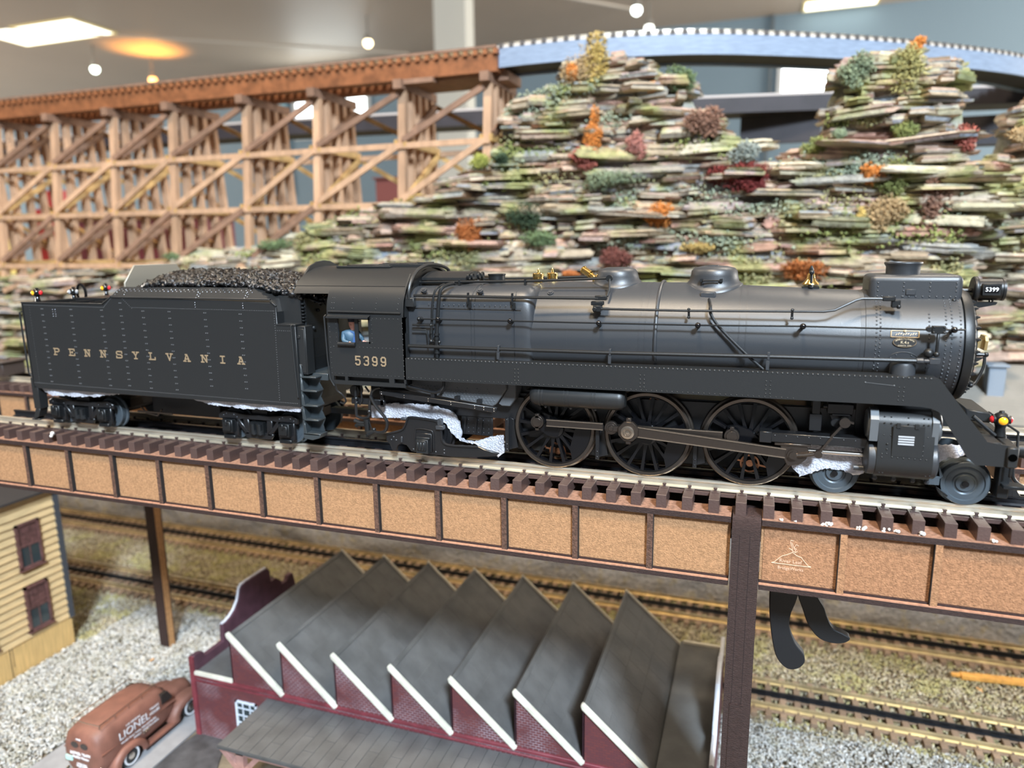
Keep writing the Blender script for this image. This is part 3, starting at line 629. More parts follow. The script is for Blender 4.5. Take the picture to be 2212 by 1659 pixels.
b = MB(); b.tube([(-140.6,-27.5,19.6),(-140.4,-27.5,12.8)], [1.7,1.3], 10); b.tube([(-140.6,-27.5,17.6),(-144,-27.5,17.2),(-147.6,-27.5,18.4)], [.9,.9,1.2], 8); b.tube([(-141,-27.5,16.2),(-145.8,-27.5,16.4),(-147,-27.5,15.4)], [.9,1.1,1.1], 8); b.tube([(-139.6,-28,11.8),(-137.8,-28,12.8),(-136,-28,13.6)], [1.7,1.5,1.1], 10); b.tube([(-138.6,-28.6,18.6),(-137.0,-28.6,13.6)], .3, 6); b.ball((-140.2,-27.5,10.8),1.5,10,6); b.ball((-136.4,-28,14.4),1.1,8,6); b.build('injector', DBLK, loco)
b = MB(); b.box(-150,-131,-26,-24,26.6,29.6); b.box(-133.4,-131.2,-26,-24,26,33.4); b.cyl((-149,-24,33),(-149,-20,33),3.0,16); b.build('injector_bracket', UNDER, loco, bevel=.3)
b = MB(); b.tube(smoothline([(-155.4,-31.6,38.6),(-154.8,-31,34.5),(-152.4,-30,32.0),(-151.2,-29,29.0),(-152.6,-29,27.2),(-154.4,-29.4,28)],4), .5, 6); b.build('cab_step_rod', UNDER, loco)
b = MB(); b.tube(smoothline([(-118,-27,38.2),(-104,-27.6,35.6),(-99.6,-27.6,36.2),(-97.4,-27.4,38.6),(-97.2,-27,42)],5), .8, 8); b.build('ash_pan_pipe', UNDER, loco)
b = MB(); b.box(-178,-140,-2.6,2.6,14.6,17.6); b.build('drawbar', UNDER, loco)
# ---------------- boiler-side pipes and handrails (both sides)
def both(fn):
    for sg in (-1,1): fn(sg)
def pipes(sg):
    def T(nm, pts, r, m_=DBLK, par=loco, sm=True, n=8):
        q = MB(); q.tube(smoothline([(p[0],sg*abs(p[1]),p[2]) for p in pts],4) if sm else [(p[0],sg*abs(p[1]),p[2]) for p in pts], r, n); return q.build(nm, m_, par)
    a = T('control_rod', [(-114,15,88.1),(-58,15,88.9),(-18.2,15,90.4)], .62, sm=False)
    q = MB()
    for x, z in ((-92.5,88.4),(-59,88.9)): q.box(x-.5,x+.5,min(sg*15.9,sg*14.2),max(sg*15.9,sg*14.2),z-3.4,z+.9); q.box(x-.9,x+1.3,min(sg*15.7,sg*14.4),max(sg*15.7,sg*14.4),z-3.6,z-2.6)
    q.cyl((-19.2,sg*13.8,90.3),(-19.2,sg*16.0,90.3),1.5,14); q.build('rod_bracket', DBLK, a)
    T('bell_crank', [(-18.9,15.6,90.0),(-18.6,18.6,85.0),(-19.0,20.4,82.6)], .5, sm=False)
    a = T('feed_pipe', [(-111.5,26.9,82.4),(-84,27.1,82.3),(-66,26.6,82.1),(-22,25.2,82.0)], .68, sm=False)
    q = MB()
    for x in (-83.4,-61.6): q.box(x-.35,x+.35,min(sg*27.6,sg*26.3),max(sg*27.6,sg*26.3),78.6,84.0); q.box(x-.2,x+1.4,min(sg*27.2,sg*26.2),max(sg*27.2,sg*26.2),76.9,79.6)
    q.build('pipe_clip', DBLK, a)
    q = MB(); q.box(-23.6,-18.4,min(sg*25.8,sg*22.6),max(sg*25.8,sg*22.6),81.2,83.2); q.box(-25.2,-19.8,min(sg*26,sg*22.8),max(sg*26,sg*22.8),78.9,80.7); q.box(-24.0,-20.4,min(sg*27.4,sg*23.6),max(sg*27.4,sg*23.6),76.2,79.0); q.cyl((-23.2,sg*26.4,77.4),(-23.2,sg*27.8,77.4),1.0,10); q.build('control_valve', DBLK, loco, bevel=.25)
    a = T('upper_rod', [(-20.5,26.6,77.5),(17,26.2,77.3),(58,25.2,77.7),(70,25.0,77.8),(74,24.6,78.4),(81.5,22.4,82.2),(84,21.4,82.9),(90,20.8,82.9),(93,20.4,82.8)], .52, sm=False)
    q = MB()
    for x, y, z in ((17.2,25.4,77.3),(58.2,24.6,77.7)): q.cyl((x,sg*(y-.6),z-3.2),(x,sg*(y+.6),z+.6),.5,6); q.ball((x,sg*(y+.9),z+.6),.7,6,4); q.ball((x,sg*(y+.2),z-2.8),.7,6,4)
    q.build('rod_stay', DBLK, a)
    q = MB(); q.box(91.4,96.0,min(sg*21.4,sg*19),max(sg*21.4,sg*19),82.0,83.8); q.box(94.8,98.0,min(sg*20.8,sg*18.4),max(sg*20.8,sg*18.4),79.4,82.4); q.ball((97.4,sg*20.6,79.8),.9,8,5); q.build('throttle_link', DBLK, loco, bevel=.3)
    # handrail with ball stanchions
    hp = [(-108,29.6,71.5),(-98,29.6,71.5),(-62,29.4,71.5),(-21,28.6,71.4),(21,27.8,71.4),(62,27.0,71.9),(108,26.2,71.6),(120,25.6,71.8)]
    a = T('handrail', hp, .36, sm=False, n=6)
    q = MB(); 
    for x in (-98,-62,-21,21.3,62.5,116.2):
        y = np.interp(x, [p[0] for p in hp], [p[1] for p in hp]); z = np.interp(x, [p[0] for p in hp], [p[2] for p in hp])
        o = MB(); o.ball((x,sg*y,z), 1.25, 14, 8); o.cyl((x,sg*y,z),(x+.0,sg*(y-5),z-1.2),.75,8); o.build('stanchion', GLOSS, a)
    o = MB(); o.ball((-108,sg*29.6,71.5),.9,8,6); o.cyl((-108,sg*29.6,71.4),(-108,sg*26,71.0),1.1,10); o.build('handrail_end', DBLK, a)
    a = T('lower_air_pipe', [(-113.8,30.2,58.4),(-70,29.8,58.4),(-15,29.2,58.5),(55,28.2,59.3),(105,27.2,59.5)], .85, sm=False)
    for x, z in ((-67.6,58.4),(-15.6,58.5),(50,59.2)):
        y = 30.2 - (x+113.8)*.0137
        o = MB(); o.box(x-.5,x+.5,min(sg*(y+1.1),sg*(y-1.2)),max(sg*(y+1.1),sg*(y-1.2)),z-1.2,z+1.8); o.box(x-.9,x+.5,min(sg*(y+.9),sg*(y+.4)),max(sg*(y+.9),sg*(y+.4)),53.6,57.6); o.build('pipe_clamp', GRAPH, a, bevel=.1)
    o = MB(); o.tube([(104,sg*27.2,59.5),(106.5,sg*27.2,59.5),(106.6,sg*27.2,59.5),(109,sg*27.2,59.5)], [1.1,1.3,.8,.9], 10); o.box(108.4,112.2,min(sg*28.2,sg*26),max(sg*28.2,sg*26),58.4,60.8); o.build('pipe_union', GRAPH, a, bevel=.2)
    # turret pipes by the firebox
    T('steam_pipe', [(-97.6,22,87.6),(-99.4,25.6,86.2),(-100.6,27.2,83.6),(-101.4,28,78),(-101.8,28.2,71),(-102.2,28.4,66),(-102.2,28.6,60.4)], .55)
    T('delivery_pipe', [(-93.6,20,88.0),(-96.0,25.4,86.9),(-97.4,27.6,84.4),(-98.4,28.2,76),(-99.0,28.6,68),(-99.4,29.0,60),(-99.4,29.0,53)], .85)
    o = MB()
    for z in (64.2,62.2,58.4,55.6): o.cyl((-99.3,sg*28.9,z-.5),(-99.3,sg*28.9,z+.5),1.4,12)
    o.cyl((-99.3,sg*28.9,58),(-99.3,sg*28.9,63),1.15,10); o.tube([(-99.3,sg*28.9,60.8),(-102.6,sg*28.6,60.8)],.7,8); o.ball((-102.4,sg*28.6,60.8),1.1,8,6); o.ball((-97.6,sg*29.6,60.6),.8,8,5); o.ball((-102.2,sg*28.4,68.4),.8,8,5); o.cyl((-102.2,sg*28.5,64.6),(-102.2,sg*28.5,66),.95,8); o.build('check_valve', DBLK, loco)
    T('lubricator_pipe', [(-112,28.6,68.5),(-100.4,28.6,68.5)], .5, sm=False); T('drain_pipe', [(-112,28.8,66.2),(-104.6,28.8,66.2),(-104.2,28.8,64.0),(-103.8,28.8,57.5)], .38, sm=False)
both(pipes)
b = MB(); b.box(108.4,113.0,-27.4,-25.4,70.2,73.2); b.cyl((107.6,-27,71.8),(107.6,-25,71.8),1.1,10)
for x in (109,112.4):
    for z in (70.8,72.8): b.ball((x,-27.4,z),.45,6,4)
b.tube([(110.8,-26.6,70.4),(110.8,-26.6,62.4)],.6,8); b.ball((110.8,-26.8,62.2),1.15,10,6); b.ball((108.4,-25.4,62.4),1.9,12,8); b.ball((112.8,-27.2,70.8),.6,6,4); b.build('bell_ringer_valve', DBLK, loco, bevel=.15)
# ---------------- turret cover in front of the cab roof
b = MB(); b.loft([[(x,-12.5,89.0),(x,-12.5,90.2),(x,-6,92.4),(x,0,93.0),(x,6,92.4),(x,12.5,90.2),(x,12.5,89.0)] for x in (-114,-92.5,-90.5)]); tc_ = b.build('turret_cover', BLACK, loco, smooth=25)
b = MB()
for y in (-9.5,-4.5,4.5,9.5): b.lathe([(1.7,0),(1.7,.9),(1.3,1.1),(.8,.6),(0,.6)], (-90.6,y,90.6-abs(y)*.0), 'X', 16)
b.build('turret_port', DBLK, tc_)
b = MB(); b.box(-114,-96,-13.4,13.4,86.6,88.4); b.build('turret_base', BLACK, tc_, bevel=.3)
b = MB(); b.tube(smoothline([(-113.2,-28.6,80.8),(-113.2,-28.4,85.4),(-113.0,-25.4,90.2),(-113,-19.4,94.0),(-112.8,-10,96.2),(-112.6,-2,96.4),(-112,6,95.6),(-111,13,93.4),(-110.6,14,90)],5), .85, 8); b.build('cab_front_conduit', BLACK, loco)
b = MB(); b.box(-116.2,-110.6,-29.2,-26.4,77.0,81.4); b.build('conduit_box', BLACK, loco, bevel=.3)
# ---------------- cab
def cabside(sg):
    y0, y1 = sorted((sg*32, sg*31.0)); b = MB()
    for x0, x1, z0, z1 in ((-157.4,-151.4,42,73),(-151.4,-115,42,58.9),(-133.6,-115,58.9,73),(-151.4,-133.6,71.6,73)): b.box(x0,x1,y0,y1,z0,z1)
    for x0, x1, z0, z1 in ((-156.4,-115.4,37.9,39.8),(-157.4,-155.4,39.8,42),(-149.0,-147.4,39.8,42),(-124.2,-121.4,39.8,42),(-116,-115,39.8,42)): b.box(x0,x1,y0,y1,z0,z1)
    arc = [(32,72.8),(31.8,76),(30.9,79.6),(29.4,83),(27.4,85.6),(25.4,87.2)]; arci = [(p[0]-.9,p[1]-.2) for p in arc][::-1]
    b.prism([(sg*p[0],p[1]) for p in arc+arci], -157.4, -115, 'YZ')
    arc2 = arc[3:]; arci2 = [(p[0]-.9,p[1]-.2) for p in arc2][::-1]
    b.prism([(sg*p[0],p[1]) for p in arc2+arci2], -178, -157.4, 'YZ')
    o = b.build('cab_side', BLACK, loco, smooth=30)
    f = MB(); f.box(-142.2,-140.2,y0+.3 if sg<0 else y0,y1 if sg<0 else y1-.3,58.9,71.6); f.box(-140.2,-133.6,y0+.4,y1-.2,58.9,59.8); f.box(-140.2,-133.6,y0+.4,y1-.2,70.6,71.6); f.box(-134.6,-133.6,y0+.4,y1-.2,58.9,71.6); f.build('window_sash', BLACK, o)
    g = MB(); g.box(-156.4,-132.8,*sorted((sg*34.6,sg*31.8)),71.6,72.3); g.prism([(sg*31.9,73.2),(sg*34.8,71.9),(sg*34.8,71.4),(sg*31.9,72.4)], -156.4,-132.8,'YZ'); g.build('sun_visor', BLACK, o)
    g = MB(); g.cyl((-156,sg*32.4,74.5),(-116.6,sg*32.4,74.3),.5,8); g.ball((-156,sg*32.4,74.5),.55,6,4); g.ball((-116.6,sg*32.4,74.3),.55,6,4); g.build('rain_gutter', BLACK, o)
    g = MB(); g.cyl((-151.2,sg*32.9,58.6),(-141.6,sg*32.9,58.6),.95,10); g.build('arm_rest', BLACK, o)
    g = MB(); g.tube([(-158.4,sg*31.4,72.6),(-158.6,sg*32.6,72.0),(-158.0,sg*32.6,50),(-157.4,sg*32.4,40.6),(-155.2,sg*32.4,37.0)], .42, 6); g.build('cab_handrail', BLACK, o)
    if sg < 0:
        r = MB()
        for z in np.arange(43.4,84,2.6):
            if z < 72: r.dome((-115.9,-32,z),.34,(0,-1,0))
            if z < 72: r.dome((-156.4,-32,z),.3,(0,-1,0))
        for x in np.arange(-154.5,-117,2.1): r.dome((x,-32,57.0),.3,(0,-1,0)); r.dome((x,-32,43.3),.26,(0,-1,0))
        for x in np.arange(-132.0,-117,2.3): r.dome((x,-32,71.3),.3,(0,-1,0))
        for z in np.arange(59.5,72,2.2): r.dome((-132.6,-32,z),.3,(0,-1,0)); r.dome((-152.6,-32,z),.24,(0,-1,0))
        for x in (-154.8,-143.0,-130.0,-118.2):
            for z in (76.0,78.6,81.0):
                yy = np.interp(z,[72.8,76,79.6,83,85.6],[32,31.8,30.9,29.4,27.4]); r.dome((x+.3*(z-76)/5,-yy,z),.36,(0,-1,.2))
                if x == -154.8: r.dome((x+1.4,-yy,z),.32,(0,-1,.2))
        r.build('rivet', BLACK, o, kind='stuff')
both(cabside)
b = MB(); ra = [(26.4,86.7),(22,90.0),(16,93.0),(9,95.0),(0,95.8)]; prof = [(-p[0],p[1]) for p in ra]+[(p[0],p[1]) for p in ra[::-1][1:]]; inn = [(p[0]*.97,p[1]-.9) for p in prof][::-1]
b.prism(prof+inn, -178.6, -114.2, 'YZ'); rf = b.build('cab_roof', BLACK, loco, smooth=35)
b = MB(); b.box(-164.6,-133,-9.8,9.8,95.0,96.0); b.box(-159,-134.2,-8.4,8.4,96.0,96.5); b.box(-141,-115.4,-7.0,8.4,95.2,96.9); b.box(-139.5,-132.5,-6,2,96.9,97.2); b.box(-129.5,-122,-6,2,96.9,97.3); b.box(-119.6,-115.6,-6,6,96.9,97.6); b.build('roof_hatch', BLACK, rf, bevel=.15)
b = MB(); oa = [(-19,89.4),(-17.5,92.4),(-13,96.0),(-6,98.2),(0,98.7),(6,98.2),(13,96.0),(17.5,92.4),(19,89.4)]; ia = [(19,91.0),(12,94.0),(6,95.4),(0,95.8),(-6,95.4),(-12,94.0),(-19,91.0)]
b.prism(oa+[(17,90.6),(12,93.6),(6,95.2),(0,95.7),(-6,95.2),(-12,93.6),(-17,90.6)], -179.2, -178.2, 'YZ'); b.build('roof_visor', BLACK, rf, smooth=30)
b = MB(); b.prism([(-32,42),(-26.6,42),(-26.6,64.4),(-32,64.4)], -115.8, -115, 'YZ'); b.prism([(-32,72.2),(-26,72.2),(-22,84),(-22,92.6),(-27,87),(-31,80)], -115.8, -115, 'YZ'); b.prism([(-32,64.4),(-31,64.4),(-31,72.2),(-32,72.2)], -115.8, -115, 'YZ'); b.prism([(-28.2,64.4),(-26,64.4),(-26,72.2),(-28.2,72.2)], -115.8, -115, 'YZ')
b.prism([(32,42),(26,42),(22,84),(22,92.6),(27,87),(31,80)], -115.8, -115, 'YZ'); b.prism([(-23,82),(23,82),(20,91),(0,95),(-20,91)], -115.8, -115, 'YZ'); b.build('cab_front', BLACK, loco)
b = MB(); b.box(-157,-115,-31,31,42,43.4); b.box(-156,-116,-29.5,29.5,38.4,42.2); b.build('cab_floor', DBLK, loco)
b = MB(); b.box(-121,-116,-20,20,43.4,82); b.cyl((-123,-8,66),(-121,-8,66),3,12); b.cyl((-123,6,60),(-121,6,60),4,12); b.tube([(-122,-14,70),(-124,-14,58),(-121,-14,52)],.6,6); b.ball((-124,-16,62),1.6,8,5); b.build('backhead', UNDER, loco)
b = MB(); b.box(-152,-144,-30,-20,43.4,52); b.build('driver_seat', UNDER, loco, bevel=.5)
# slab numerals and letters built from strokes
def strokes(segs, x0, z0, wd, ht, y, t, m_, nm, par):
    q = MB(); e = 0
    for seg in segs:
        for (a, c) in zip(seg[:-1], seg[1:]):
            e += .012
            p = Vector((x0+a[0]*wd, y-e, z0+a[1]*ht)); r = Vector((x0+c[0]*wd, y-e, z0+c[1]*ht)); d = (r-p).normalized()*t*.35
            q.beam(p-d, r+d, .16, t, Vector((-(r-p).z,0,(r-p).x)).normalized())
    return q.build(nm, m_, par, smooth=0)
DIG = {'5': [[(.95,1),(.1,1),(.1,.56),(.3,.62),(.72,.62),(.93,.45),(.93,.17),(.72,0),(.28,0),(.06,.16)]],
       '3': [[(.06,.86),(.25,1),(.75,1),(.93,.85),(.93,.64),(.78,.52),(.45,.52)],[(.78,.52),(.93,.4),(.93,.15),(.75,0),(.25,0),(.06,.14)]],
       '9': [[(.9,.55),(.7,.42),(.28,.42),(.07,.56),(.07,.84),(.28,1),(.72,1),(.93,.84),(.93,.18),(.72,0),(.28,0),(.08,.14)]]}
for i, ch in enumerate('5399'):
    strokes(DIG[ch], -142.4+i*4.75, 48.35-.0*i, 2.75, 4.1, -32.12, .72, GOLDT, 'numeral', loco)
# ---------------- engineer in the cab
def skin_body(name, joints, edges, radii, m_, parent, org):
    me = bpy.data.meshes.new(name); o0 = Vector(org)
    me.from_pydata([tuple((Vector(j)-o0)*S) for j in joints], edges, []); me.materials.append(m_)
    o = bpy.data.objects.new(name, me); COL.objects.link(o)
    md = o.modifiers.new('skin', 'SKIN'); sv = me.skin_vertices[0].data
    for i, r in enumerate(radii): sv[i].radius = (r[0]*S, r[1]*S)
    sv[0].use_root = True; md.use_smooth_shade = True
    o.modifiers.new('sub', 'SUBSURF').levels = 2; o.modifiers['sub'].render_levels = 2
    po = ORG[parent.name]; o.parent = parent; o.location = (o0-po)*S; ORG[o.name] = o0; return o
SKINM = mat('figure_skin', (.75,.36,.27), .5); SHIRT = mat('blue_grey_shirt', (.06,.115,.165), .5); OVER = mat('blue_overalls', (.05,.12,.30), .55)
per = thing('person', 'engineer in blue overalls, grey-blue shirt and dark cap leaning at the cab window', 'person', (-147.5,-26,43.4))
J = [(-148,-25.5,52.5),(-148,-25.7,56),(-147.6,-26,60),(-147.2,-26.2,63.4),(-146.6,-26.4,65.2),(-150.4,-28.6,63.0),(-149.6,-30.4,59.6),(-146.2,-31.0,59.0),(-145.0,-24.2,63.0),(-142.6,-24.6,60.4),(-140.2,-27.4,59.4),(-149,-28,52.2),(-143.5,-28,52.4),(-143.5,-28,45),(-149,-23,52.2),(-143.5,-23,52.4),(-143.5,-23,45)]
Ed = [(0,1),(1,2),(2,3),(3,4),(3,5),(5,6),(6,7),(3,8),(8,9),(9,10),(0,11),(11,12),(12,13),(0,14),(14,15),(15,16)]
Rr = [(2.6,3.0),(2.7,3.1),(2.8,3.4),(2.2,2.8),(1.1,1.1),(1.7,1.7),(1.25,1.25),(.8,.8),(1.6,1.6),(1.15,1.15),(.75,.75),(1.8,1.8),(1.5,1.5),(1.1,1.1),(1.8,1.8),(1.5,1.5),(1.1,1.1)]
skin_body('body', J, Ed, Rr, SHIRT, per, (-147.5,-26,43.4))
b = MB(); hs = []
for z, rx, ry, dx in ((64.6,.9,.9,0),(65.4,1.3,1.25,.1),(66.2,1.75,1.5,.15),(67.2,1.95,1.7,0),(68.4,2.0,1.75,-.05),(69.4,1.8,1.6,-.1),(70.1,1.1,1.0,-.1)):
    hs.append([(-146.4+dx+rx*math.cos(2*math.pi*k/16), -26.4+ry*math.sin(2*math.pi*k/16), z) for k in range(16)])
b.loft(hs); b.tube([(-144.6,-26.5,68.0),(-144.0,-26.5,67.2),(-144.5,-26.5,66.9)], [.25,.42,.2], 6); b.ball((-146.5,-28.1,67.4), .5, 6, 4); b.ball((-146.5,-24.7,67.4), .5, 6, 4); hd = b.build('head', SKINM, per, smooth=80)
b = MB(); b.ball((-144.72,-27.1,67.9),.22,6,4); b.ball((-144.72,-25.8,67.9),.22,6,4); b.build('eye', DBLK, hd)
b = MB(); b.box(-144.8,-144.5,-27.0,-26.0,66.15,66.3); b.build('mouth', mat('lip', (.45,.15,.12), .5), hd)
b = MB(); b.lathe([(2.15,69.0),(2.2,69.6),(2.3,70.9),(1.9,71.5),(0,71.6)], (-146.5,-26.4,0), 'Z', 18); b.prism([(-145.2,-28.2),(-142.9,-27.4),(-142.7,-25.4),(-145.2,-24.6)], 69.0, 69.3, 'XY'); b.build('cap', mat('dark_cap', (.012,.014,.03), .7), per)
b = MB(); b.loft([[(-145.9+dx,-28.3,z),(-144.5+dx,-28.0,z),(-144.2+dx,-24.4,z),(-145.7+dx,-24.2,z)] for dx, z in ((.1,53),(.15,58),(.25,61.4))]); b.tube([(-144.7,-27.6,61.2),(-145.2,-27.8,63.6),(-147.6,-28.0,64.4),(-150.0,-27.8,62.6),(-151,-27.4,58)], .42, 6); b.tube([(-144.7,-24.8,61.2),(-145.4,-24.8,63.8),(-147.6,-24.6,64.6),(-150.2,-24.8,62.6)], .42, 6); b.build('overalls', OVER, per)
for cx, cy, cz, dx in ((-145.6,-31.2,58.9,1),(-139.6,-28.0,59.3,1)):
    b = MB(); b.ball((cx,cy,cz), .75, 8, 6)
    for f in range(4): b.tube([(cx+.2,cy-.5+f*.33,cz),(cx+1.0,cy-.55+f*.36,cz-.05),(cx+1.45-.1*abs(f-1),cy-.55+f*.37,cz-.4)], [.22,.19,.13], 5)
    b.tube([(cx,cy+.5,cz+.1),(cx+.5,cy+.95,cz),(cx+.9,cy+1.0,cz-.2)], [.24,.2,.14], 5); b.build('hand', SKINM, per, smooth=60)
# ================================================================ TENDER
ten = thing('tender', 'black riveted locomotive tender lettered in gold and heaped with coal', 'tender', (-270, 0, 0))
side = [(-365.6,26.2),(-365.6,76.0),(-303.2,75.6),(-295.4,80.2),(-190.4,78.2),(-187.2,76.2),(-187.2,67.0),(-176.4,67.0),(-176.4,24.4),(-362,24.4)]
b = MB(); b.prism(side, -32, -31.2); ts = b.build('side_sheet', BLACK, ten, bevel=.2)
b = MB(); b.prism(side, 31.2, 32); b.build('side_sheet', BLACK, ten)
b = MB(); b.box(-365.6,-187.2,-31.2,31.2,25,73.5); b.box(-187.2,-176.4,-31.2,-20,25,66.8); b.box(-187.2,-176.4,20,31.2,25,66.8); b.box(-366.2,-365,-32,32,25,76); b.build('tank', BLACK, ten)
b = MB(); b.box(-366.2,-303,-32.4,-31.2,75.5,76.3); b.beam((-303.4,-31.8,75.9),(-295.6,-31.8,80.5),1.2,.8); b.box(-295.6,-190.4,-32.5,-31.2,79.4,80.2) ; b.beam((-190.4,-31.8,79.0),(-187,-31.8,76.4),1.2,.8); b.box(-187.6,-176.2,-32.3,-24,66.6,67.5); b.build('coping', BLACK, ten, bevel=.15)
b = MB(); b.box(-364,-303,-30,30,73.4,74.2)
for x in (-352,-330,-315): b.box(x-.6,x+.6,-30,30,74,76.6)
b.box(-345,-322,-14,14,74,77.6); b.build('rear_deck', DBLK, ten)
# sloped coal bunker sides
for sg in (-1,1):
    b = MB(); P = [(-299.0,sg*31.6,79.0),(-294.2,sg*26.4,85.2),(-204.4,sg*26.4,85.4),(-188.6,sg*31.4,77.6)]; Q = [(p[0],p[1]-sg*.8,p[2]-.3) for p in P]
    b.add(P+Q, [(0,1,2,3),(7,6,5,4),(0,4,5,1),(1,5,6,2),(2,6,7,3),(3,7,4,0)])
    R_ = [(-204.4,sg*26.4,85.4),(-188.6,sg*31.4,77.6),(-187.2,sg*31.2,67),(-187.2,sg*25.8,67),(-190,sg*20.5,82.0)]
    b.add(R_, [(0,1,2,3,4)]); b.box(-190,-176.8,min(sg*25.8,sg*24),max(sg*25.8,sg*24),66.5,81.4); b.box(-177.4,-176.4,min(sg*24.6,sg*12),max(sg*24.6,sg*12),25,81.4)
    bs = b.build('bunker_side', BLACK, ten)
    if sg < 0:
        r = MB(); dn = Vector((0,-.8,.6))
        def onb(x, f): return (x, -31.6+5.2*f, 79.0+6.2*f)
        x = -292.5
        while x < -205: r.dome(onb(x,.80),.28,dn); r.dome(onb(x+1.4,.66),.28,dn); x += 2.9
        for f in (.1,.3,.5): r.dome(onb(-238.6,f+.1),.3,dn); r.dome(onb(-237.2,f),.3,dn); r.dome(onb(-207.4,f+.1),.3,dn); r.dome(onb(-206,f),.3,dn)
        for f in (.15,.35,.55,.75): r.dome(onb(-296.6+f*3,f),.3,dn); r.dome(onb(-288.4-f*1.5,f),.3,dn)
        r.build('rivet', mat('rivet_head_glint', (.30,.32,.35), .22, .8, spec=.9), bs, kind='stuff')  # light metal colour stands in for glints on black-painted rivets
b = MB()
for z in (68.4,70,71.6,73.4,75,77): b.cyl((-176.2,-24.6,z),(-176.2,-24.6,z+.7),1.3,8)
for z in (48,58,66): b.box(-176.6,-175.8,-20,20,z,z+.9)
b.tube([(-175.8,-23.4,66),(-175.8,-23.4,81)],.7,8); b.ball((-175.6,-17,64),1.2,8,5); b.ball((-175.6,-12,73),1.0,8,5); b.build('front_bulkhead_fitting', DBLK, ten)
b = MB(); b.box(-176.6,-175.9,-24,24,25,81); b.build('front_bulkhead', DBLK, ten)
# tool box and grab iron at the front corner
b = MB(); b.box(-176.4,-171.6,-30.6,-24,41.5,66.4); tb = b.build('tool_locker', BLACK, ten, bevel=.2)
b = MB(); b.box(-175.8,-172.2,-30.9,-30.5,42.4,65.0)
for z in (46,61): b.box(-176.2,-174.6,-31.3,-30.6,z-.8,z+.8)
b.build('locker_door', BLACK, tb, bevel=.1)
b = MB(); b.tube([(-178.2,-31.9,67.4),(-178.2,-33,66.8),(-177.6,-33,45),(-177,-32.9,29.8),(-177,-32,29)], .42, 6); b.build('front_grab_iron', BLACK, ten)
b = MB(); b.tube([(-365.8,-31.8,70.6),(-368.6,-32,70.0),(-368.2,-32,34),(-366,-31.8,31.6)], .5, 6); b.build('rear_grab_iron', BLACK, ten)
# rear steps
b = MB(); b.box(-368.4,-363.4,-31.5,-26,11.5,30.6); b.box(-369.0,-368.2,-31,-26,16,28); b.prism([(-367.6,11.5),(-364,11.5),(-366,6.5),(-369.4,4.6),(-370.4,5.4)], -31.5, -26); b.box(-372,-366,-31.5,-26,4.2,5.0); b.build('rear_step', BLACK, ten, bevel=.2)
# front steps
b = MB(); b.box(-176.2,-175.2,-31.6,-24,10,42)
for z in (40.4,33.2,25.4,17.8,10.2):
    b.box(-176.0,-166.6,-31.6,-25,z-.5,z+.3); b.prism([(-176,z),(-174,z),(-174.8,z+3),(-175.2,z+6.5),(-176,z+6.5)], -31.4, -30.8)
b.prism([(-176,10.5),(-167.5,10.5),(-168.2,14),(-166.6,17.5),(-168.4,21.5),(-166.8,25.4),(-168.6,29),(-166.8,33),(-168.8,36.5),(-166.4,40.5),(-176,40.5)], -25.4, -24.6)
b.prism([(-176.4,10.4),(-165.8,10.6),(-166.6,8.4),(-171,7.0),(-176,7.6)], -31.6, -25); b.box(-177,-163,-26,26,38,41.6); b.build('front_step', mat('blue_black_paint', (.034,.042,.047), .38, spec=.6), ten, bevel=.15)
# rivets on the side sheet
r = MB()
def rr(x0,z0,x1,z1,p,s_=.26):
    s_ *= 1.15
    L_ = math.hypot(x1-x0,z1-z0); n = int(L_/p)
    for i in range(n+1): t = i/n; r.dome((x0+(x1-x0)*t,-32,z0+(z1-z0)*t), s_, (0,-1,0), 6, .8)
rr(-364.4,74.5,-302.6,74.0,1.05,.22); rr(-302.4,74.2,-297.0,78.8,1.0,.22); rr(-288.2,79,-282.2,73.8,1.1,.22); rr(-282,74.3,-189.3,74.0,1.1,.22); rr(-188.6,74,-188.6,64,1.2,.22)
rr(-360.0,73.2,-360.4,28.4,1.5,.16); rr(-364.4,27.9,-178.4,26.2,1.05,.22); rr(-188.4,64,-178.6,64,1.2,.22); rr(-188.6,64,-189.2,27.6,1.25,.22)
for x0, z1 in ((-350.2,72.4),(-327.7,72.4),(-304.6,72.4),(-290.4,76.6),(-274.7,72.4),(-256.5,72.4),(-232.6,72.2),(-209.8,72.0)):
    z = z1
    while z > 29.0:
        for q in (-.4,.75): r.dome((x0+q-(.0),-32,z), .42, (0,-1,0), 6, .9)
        z -= 3.6
for z in (72.2,70.9,69.6,68.3): r.dome((-341.8,-32,z),.3,(0,-1,0)); r.dome((-339.8,-32,z),.3,(0,-1,0))
for x in (-238.4,-207.6):
    for z in (75.2,76.4,77.6): r.dome((x,-32,z),.26,(0,-1,0))
r.build('rivet', mat('rivet_head_glint', (.30,.32,.35), .22, .8, spec=.9), ts, kind='stuff')  # same glint colour; the rivets themselves are painted black
